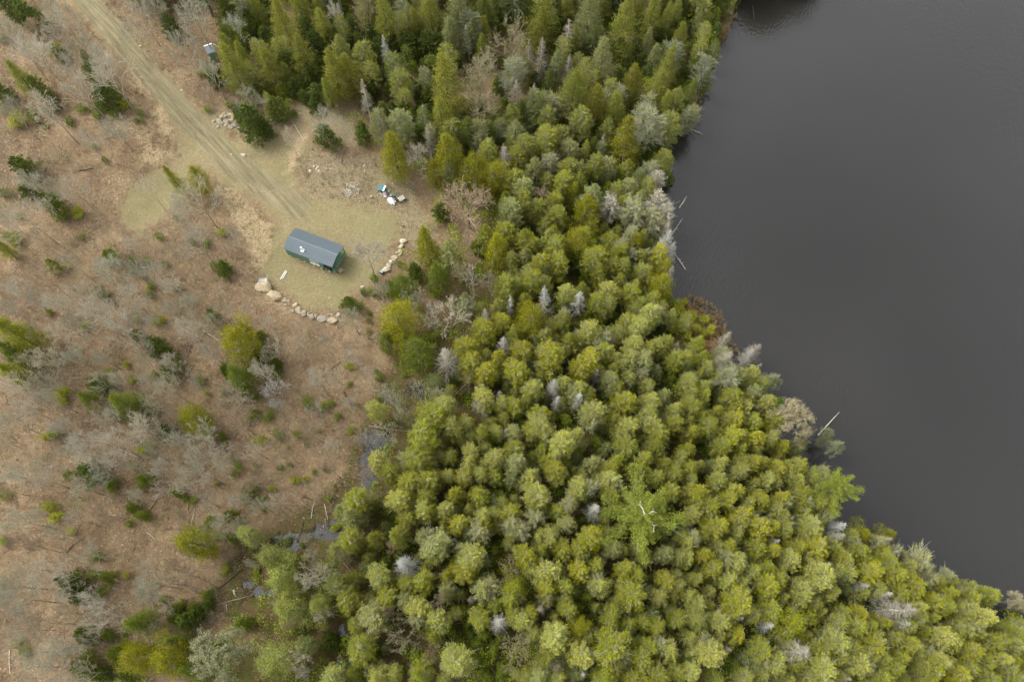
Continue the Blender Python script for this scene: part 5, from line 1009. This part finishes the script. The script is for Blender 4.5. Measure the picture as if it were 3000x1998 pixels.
# porch
dk = MB(); dk.box((xp+hl-.12)/2+.02, 0, .36, hl-.12-xp-.04+.0, CW-.36, .1)
for k in range(13): dk.box(xp+.12+k*(hl-.2-xp)/13, 0, .425, .12, CW-.34, .025)
dk.build('porch_deck', M_deck, cab)
for y in (-hw+.28, 0.9, hw-.28):
    MB().box(hl-.26, y, 1.55, .12, .12, 2.3).build('porch_post', M_green, cab)
rl = MB(); rl.box(hl-.2, .9+.6, 1.25, .06, 1.3, .07); rl.box(hl-.2, 1.5, .62, .05, 1.3, .05)
for k in range(9): rl.box(hl-.2, .95+k*.14, .93, .035, .035, .6)
rl.build('railing', M_deck, cab)
dr = MB(); dr.box(xp+.03, .4, 1.42, .05, .9, 2.0, bev=.01); d_ = dr.build('door', M_white, cab); MB().box(xp+.08, .05, 1.4, .05, .05, .12, bev=.01).build('handle', M_dark, d_)
for y0 in (-1,):
    wx, wz = .95, 1.5; wy = -hw+.15
    fr = MB(); W2, H2 = 1.6, 1.0
    for dx in (-W2/2, 0, W2/2): fr.box(wx+dx, wy, wz, .07, .06, H2+.09)
    for dz_ in (-H2/2, H2/2): fr.box(wx, wy-.004, wz+dz_, W2+.2, .07, .09)
    for dx in (-W2/4, W2/4): fr.box(wx+dx, wy-.002, wz, W2/2-.09, .05, .05)
    f_ = fr.build('window', M_white, cab)
    for dx in (-W2/4, W2/4): MB().box(wx+dx, wy+.02, wz, W2/2-.1, .02, H2-.1).build('pane', M_glass, f_)
    MB().box(wx, wy-.05, wz-H2/2-.07, W2+.3, .12, .04).build('sill', M_white, f_)
for x in (-hl+.5, -hl+2.1, -hl+3.5, -.1+.6, 2.0, 3.6):
    for y in (-hw+.2, hw-.3): MB().box(x, y, .12, .34, .3, .36, bev=.03).build('support_block', M_stonew, cab)
sk = MB(); sk.box(-.02, 0, .34, CL-.3, CW-.44, .1); sk.build('floor_frame', M_green, cab)
# chimney on the south slope
fx, fy = G0(886, 733.5, EZ+.35); dx_, dy_ = fx-cc[0], fy-cc[1]; lx = dx_*math.cos(yaw)+dy_*math.sin(yaw); ly = -dx_*math.sin(yaw)+dy_*math.cos(yaw); lz = 2.75+(hw-abs(ly))*rs/hw
fl = MB(); tb = math.atan(rs/hw)
fl.add([(lx-.32, ly-.27, lz-.27*rs/hw+.05), (lx+.32, ly-.27, lz-.27*rs/hw+.05), (lx+.32, ly+.27, lz+.27*rs/hw+.05), (lx-.32, ly+.27, lz+.27*rs/hw+.05), (lx-.32, ly-.27, lz-.27*rs/hw-.02), (lx+.32, ly-.27, lz-.27*rs/hw-.02), (lx+.32, ly+.27, lz+.27*rs/hw-.02), (lx-.32, ly+.27, lz+.27*rs/hw-.02)], [(0,1,2,3), (0,4,5,1), (1,5,6,2), (2,6,7,3), (3,7,4,0)])
ch = fl.build('chimney', M_white, cab)
p_ = MB(); p_.tube([(lx, ly, lz), (lx, ly, lz+.95)], .09, 12); p_.build('flue_pipe', M_greyp, ch, True)
p_ = MB(); p_.tube([(lx, ly, lz+.93), (lx, ly, lz+.98), (lx, ly, lz+1.06), (lx, ly, lz+1.1)], [.12, .2, .2, .12], 14); p_.build('cap', M_white, ch, True)
def loc2w(x, y, z): return (cc[0]+x*math.cos(yaw)-y*math.sin(yaw), cc[1]+x*math.sin(yaw)+y*math.cos(yaw), gz+z)
# black barbecue shape added to deepen the shade in the porch opening
gr_ = thing('shade_filler', 'black barbecue-shaped filler added for the shade at the front of the porch', 'shade_filler', loc2w(hl-1.2, -hw+.42, .44), yaw)
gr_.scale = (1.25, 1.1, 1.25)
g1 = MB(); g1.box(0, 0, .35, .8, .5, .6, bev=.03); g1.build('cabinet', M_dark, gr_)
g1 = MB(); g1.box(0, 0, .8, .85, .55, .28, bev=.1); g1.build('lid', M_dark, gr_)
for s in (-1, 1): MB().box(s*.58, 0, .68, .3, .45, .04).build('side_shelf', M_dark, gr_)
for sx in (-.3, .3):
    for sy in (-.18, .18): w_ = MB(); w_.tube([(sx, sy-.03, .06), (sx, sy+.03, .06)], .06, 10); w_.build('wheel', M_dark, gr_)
c2 = thing('folding_chair', 'black folding chair on the porch beside the door', 'chair', loc2w(hl-1.35, -hw+1.25, .44), yaw+.5)
MB().box(0, 0, .43, .46, .44, .04, bev=.01).build('seat', M_dark, c2); MB().box(0, .24, .75, .46, .04, .5, bev=.01).build('backrest', M_dark, c2)
for sx in (-.2, .2):
    for sy in (-.18, .18): MB().tube([(sx, sy, .42), (sx*1.1, sy*1.2, 0)], .015, 5).build('leg', M_dark, c2)
sx_, sy_, sz_ = G(780+1795/8.25, 630+1340/8.25, .2)
stp = thing('porch_step', 'square tan wooden step beside the porch corner', 'step', (sx_, sy_, sz_), yaw-.25)
for k in range(4): MB().box(-.33+k*.22, 0, .3, .2, .8, .05).build('tread_board', M_tan, stp)
t_ = MB(); t_.box(0, -.35, .14, .8, .05, .3); t_.box(0, .35, .14, .8, .05, .3); t_.build('frame', M_tan, stp)
# things around the lawn
def plank(x0, y0, x1, y1, w, lab, m=M_white):
    a = np.array(G(x0, y0, .05)); c = np.array(G(x1, y1, .05)); d = c-a; o = MB().box(0, 0, 0, np.linalg.norm(d[:2]), w, .05).build('plank', m)
    o.location = (a+c)/2+np.array((0, 0, .07)); o.rotation_euler = (0, -math.atan2(d[2], np.hypot(d[0], d[1])), math.atan2(d[1], d[0])); return tag(o, lab, 'plank')
plank(836.8, 793, 821.5, 818.7, .13, 'left one of two white planks lying on the grass below the cabin'); plank(841, 794, 828, 816.8, .12, 'right one of two white planks lying on the grass below the cabin')
plank(625.5, 129.5, 642.3, 139.5, .2, 'pale plank lying behind the outhouse', M_logw)
x, y, z = G(771.5, 824.5, .3)
wb = thing('wheelbarrow', 'pale grey wheelbarrow standing just above the huge boulder', 'wheelbarrow', (x, y+.1, z), .1)
t_ = MB(); v = []
for (zz, sx, sy) in ((.38, .36, .2), (.68, .72, .38)):
    v += [(-sx, -sy, zz), (sx, -sy, zz), (sx*.9, sy, zz), (-sx*.9, sy, zz)]
t_.add(v, [(0,1,2,3), (0,4,5,1), (1,5,6,2), (2,6,7,3), (3,7,4,0)]); t_.build('tray', simple("galvanised_tray", (.52,.56,.56), .45, .08, 3, .4), wb)
for s in (-1, 1): MB().tube([(-.35, s*.12-.0, .3), (.3, s*.2, .42), (.75, s*.3+.35, .62), (.8, s*.3+.75, .7)], .022, 6).build('handle', M_logw, wb)
w_ = MB(); w_.tube([(-.6, -.05, .2), (-.6, .05, .2)], .2, 14); w_.build('wheel', M_dark, wb)
for s in (-1, 1): MB().tube([(.25, s*.2, .4), (.3, s*.24, 0)], .02, 5).build('leg', M_greyp, wb)
x, y, z = G(1118.3, 798.3, .2)
bn = thing('storage_bin', 'dark plastic bin with a blue-grey lid at the end of the east boulder row', 'bin', (x, y, z), -.5)
MB().box(0, 0, .25, .72, .5, .5, bev=.05).build('body', M_dark, bn); MB().box(0, 0, .52, .66, .44, .07, bev=.02).build('lid', simple("blue_grey_lid", (.22,.29,.34), .5, .05, 3, .4), bn)
# outhouse
x, y, z = G(621, 158, 1.0)
oh = thing('outhouse', 'small outhouse with a dark blue-grey sloping roof and white top edge, left of the firs', 'outhouse', (x, y, z), .45)
MB().box(0, 0, 1.0, 1.25, 1.3, 2.0).build('wall', M_green, oh)
t_ = MB(); t_.add([(-.78,-.9,2.0),(.78,-.9,2.0),(.78,.85,2.45),(-.78,.85,2.45),(-.78,-.9,1.94),(.78,-.9,1.94),(.78,.85,2.39),(-.78,.85,2.39)], [(0,1,2,3),(7,6,5,4),(0,4,5,1),(1,5,6,2),(2,6,7,3),(3,7,4,0)]); t_.build('roof', M_roof, oh)
t_ = MB(); t_.box(0, .84, 2.47, 1.6, .26, .06); t_.build('ridge_flashing', M_white, oh); MB().box(0, -.67, .95, .7, .04, 1.7).build('door', M_deck, oh)
# junk pile
def JP(x, y, dz=.3): return G(1060+x/14.26, 500+y/14.26, dz)
j = thing('box_trailer', 'covered bin with slanted teal lid and white strip, left end of the junk pile', 'covered bin', JP(860, 760, .5), -.35)
MB().box(0, 0, .4, 1.15, .95, .7, bev=.04).build('body', M_teal, j)
t_ = MB(); t_.add([(-.72,-.62,.8),(.62,-.62,.8),(.62,.55,1.0),(-.72,.55,1.0),(-.72,-.62,.75),(.62,-.62,.75),(.62,.55,.95),(-.72,.55,.95)], [(0,1,2,3),(7,6,5,4),(0,4,5,1),(1,5,6,2),(2,6,7,3),(3,7,4,0)]); t_.build('lid', M_teal, j)
t_ = MB(); t_.add([(.3,-.63,.82),(.62,-.63,.82),(.62,.56,1.02),(.3,.56,1.02)], [(0,1,2,3)]); t_.add([(.3,-.63,.81),(.62,-.63,.81),(.62,.56,1.01),(.3,.56,1.01)], [(3,2,1,0)]); t_.build('trim', M_tarp, j)
for s in (-1, 1): w_ = MB(); w_.tube([(s*.62, -.3, .16), (s*.7, -.3, .16)], .17, 12); w_.build('wheel', M_dark, j)
MB().tube([(-.6, -.4, .35), (-1.15, -.85, .4)], .035, 6).build('handle', M_logw, j)
j = thing('utility_cart', 'dark grey utility cart below the teal lid in the junk pile', 'cart', JP(960, 960, .3), -.3)
MB().box(0, 0, .38, .6, .8, .3, bev=.04).build('tray', M_greyp, j)
for sx in (-.28, .28):
    for sy in (-.3, .3): w_ = MB(); w_.tube([(sx-.03, sy, .14), (sx+.03, sy, .14)], .14, 10); w_.build('wheel', M_dark, j)
def lump(name, x, y, w, d, h, m, lab, cat, rz=0, rough=.16):
    bm = bmesh.new(); bmesh.ops.create_icosphere(bm, subdivisions=4, radius=1); g_ = np.random.default_rng(int(x+y)); ph = g_.uniform(0, 6, 12)
    for v in bm.verts:
        p = v.co; f = 1+rough*(math.sin(p.x*5+ph[0])*math.sin(p.y*6+ph[1])+.7*math.sin(p.x*11+p.z*7+ph[2])*math.cos(p.y*12+ph[3])+.5*math.sin(p.y*19+ph[4])*math.sin(p.x*17+ph[5]))
        v.co = (p.x*w/2*f, p.y*d/2*f, max(-.05, p.z*h*f*.6+h*.35))
    me = bpy.data.meshes.new(name); bm.to_mesh(me); bm.free(); me.materials.append(m); o = link(bpy.data.objects.new(name, me)); o.location = JP(x, y, h*.4); o.rotation_euler = (0, 0, rz); return tag(o, lab, cat)
lump('tarp', 1235, 1270, 1.75, 1.0, .55, M_tarp, 'crumpled white tarp heaped at the lower middle of the junk pile', 'tarp', -.7, .2)
lump('bag', 985, 1055, .68, .72, .45, M_bag, 'pale lilac bag on the cart at the left of the white tarp', 'bag', .2, .1)
lump('bag', 1225, 1045, .6, .45, .35, M_greyp, 'grey bag beside the dark green bucket in the junk pile', 'bag', .4, .12)
lump('cushion', 1160, 1330, .9, .3, .2, simple("yellowed_foam", (.60,.52,.33), .8, .1, 3), 'yellowed foam strip under the white tarp edge', 'foam', -.7, .08)
for x, y, r, h, m, lab in [(395,1095,.2,.3,M_stonew,'round pale bucket standing alone left of the junk pile'),(1345,1050,.27,.42,M_grn,'dark green bucket at the top middle of the junk pile'),(1120,870,.19,.3,M_mint,'mint green bucket right of the teal lid'),(1065,970,.15,.3,M_red,'small red bucket beside the lilac bag'),(1470,1230,.36,.5,M_dark,'large black tub between white tarp and slatted crate')]:
    o = thing('bucket', lab, 'bucket', JP(x, y, h/2)); t_ = MB(); t_.tube([(0, 0, 0), (0, 0, h*.9), (0, 0, h)], [r*.85, r, r*1.05], 14); t_.build('body', m, o)
    t_ = MB(); t_.tube([(-r, 0, h), (-r*.7, 0, h+r*.5), (0, 0, h+r*.75), (r*.7, 0, h+r*.5), (r, 0, h)], .012, 4); t_.build('handle', M_greyp, o)
j = thing('slatted_crate', 'grey slatted crate at the right end of the junk pile', 'crate', JP(1655, 1165, .6), .62)
t_ = MB()
for k in range(7): t_.box(-.5+k*.165, 0, .68, .11, .95, .03)
t_.build('slats', simple("weathered_slats", (.56,.55,.46), .9, .12, 6), j)
t_ = MB()
for y in (-.44, 0, .44): t_.box(0, y, .61, 1.1, .07, .1)
for sx in (-.5, .5):
    for sy in (-.43, .43): t_.box(sx, sy, .28, .08, .08, .56)
t_.box(0, -.43, .3, 1.0, .03, .5); t_.box(0, .43, .3, 1.0, .03, .5); t_.build('frame', M_logd, j)
for k, (x0, y0, x1, y1, lab) in enumerate([(600,905,690,800,'short white post leaning against the teal bin'),(1410,1070,1560,1180,'pale board leaning towards the slatted crate'),(750,940,860,1050,'pinkish board below the teal bin')]):
    a = np.array(JP(x0, y0, .1)); c = np.array(JP(x1, y1, .4)); b = MB(); b.tube([(0, 0, .1), tuple(c-a+np.array((0, 0, .4)))], .05, 4); o = b.build('board', M_logw); o.location = a; tag(o, lab, 'board')

# ------------------------------------------------------------------ labels that single each plant out
NAMED = {(1365,595,'R'):"wide reddish bare tree with a fanned crown above the green cabin's right", (1187,1650,'G'):"spiky white dead tree seen from above, left of the bare brown one", (1455,1825,'G'):"round bright white dead tree near the bottom centre",
 (1697,1838,'Q'):"brightest lemon yellow pine low in the forest", (1305,246,'P'):"tall golden cone-shaped pine with a pointed tip at the top centre", (1384,823,'W'):"forked white birch in the beige thicket above the dense forest", (646,1905,'O'):"huge pale grey-green budding tree near the bottom left",
 (2314,1235,'O'):"big tan budding tree leaning over the pond shore", (1599,878,'G'):"left one of two white dead trees standing side by side mid forest", (1697,878,'G'):"right one of two white dead trees standing side by side mid forest", (565,1587,'Q'):"lone broad yellow pine on the litter left of the brook",
 (701,1010,'Q'):"mounded yellow-green pine on the slope below the cabin", (55,985,'P'):"big olive pine at the left photo edge", (1013,382,'B'):"thin white bare birch standing alone above the pale rocks",(1170,938,'Q'):"rounded bright yellow-green pine, upper mound of a pair below the lawn",(1229,1018,'Q'):"green lower mound of the pine pair below the lawn"}
done = set()
for (x, y, k), lab in NAMED.items():
    best = min((t for t in TREES if t[1] == k and id(t[0]) not in done), key=lambda t: (t[3]-x)**2+(t[4]-y)**2)
    best[0]['label'] = lab; done.add(id(best[0]))
cls = {}
for t in TREES:
    o, k, tone, cx, cy, w, lab = t
    if lab or id(o) in done: continue
    ph = (TW_[tone]+' '+NOUN[k]) if k != 'L' else 'fallen log'
    if k in 'CK' and w > 58: ph = 'large '+ph
    if k in 'CK' and w < 40: ph = 'small '+ph
    nm, lx_, ly_ = min(LAND, key=lambda q: (q[1]-cx)**2+(q[2]-cy)**2)
    if math.hypot(lx_-cx, ly_-cy) < 26: dn = 'right beside'
    else: dn = dirname(cx-lx_, cy-ly_)
    cls.setdefault((ph, dn, nm), []).append((math.hypot(cx-lx_, cy-ly_), o))
for (ph, dn, nm), l in cls.items():
    l.sort(key=lambda q: q[0])
    for i, (d, o) in enumerate(l):
        o['label'] = f"{ph} {dn} {nm}" if len(l) == 1 else f"{ph}, {ORD(i+1)} {dn} {nm}"
from collections import Counter
print('THINGS', Counter(t[1] for t in TREES), 'objects', len(bpy.data.objects))
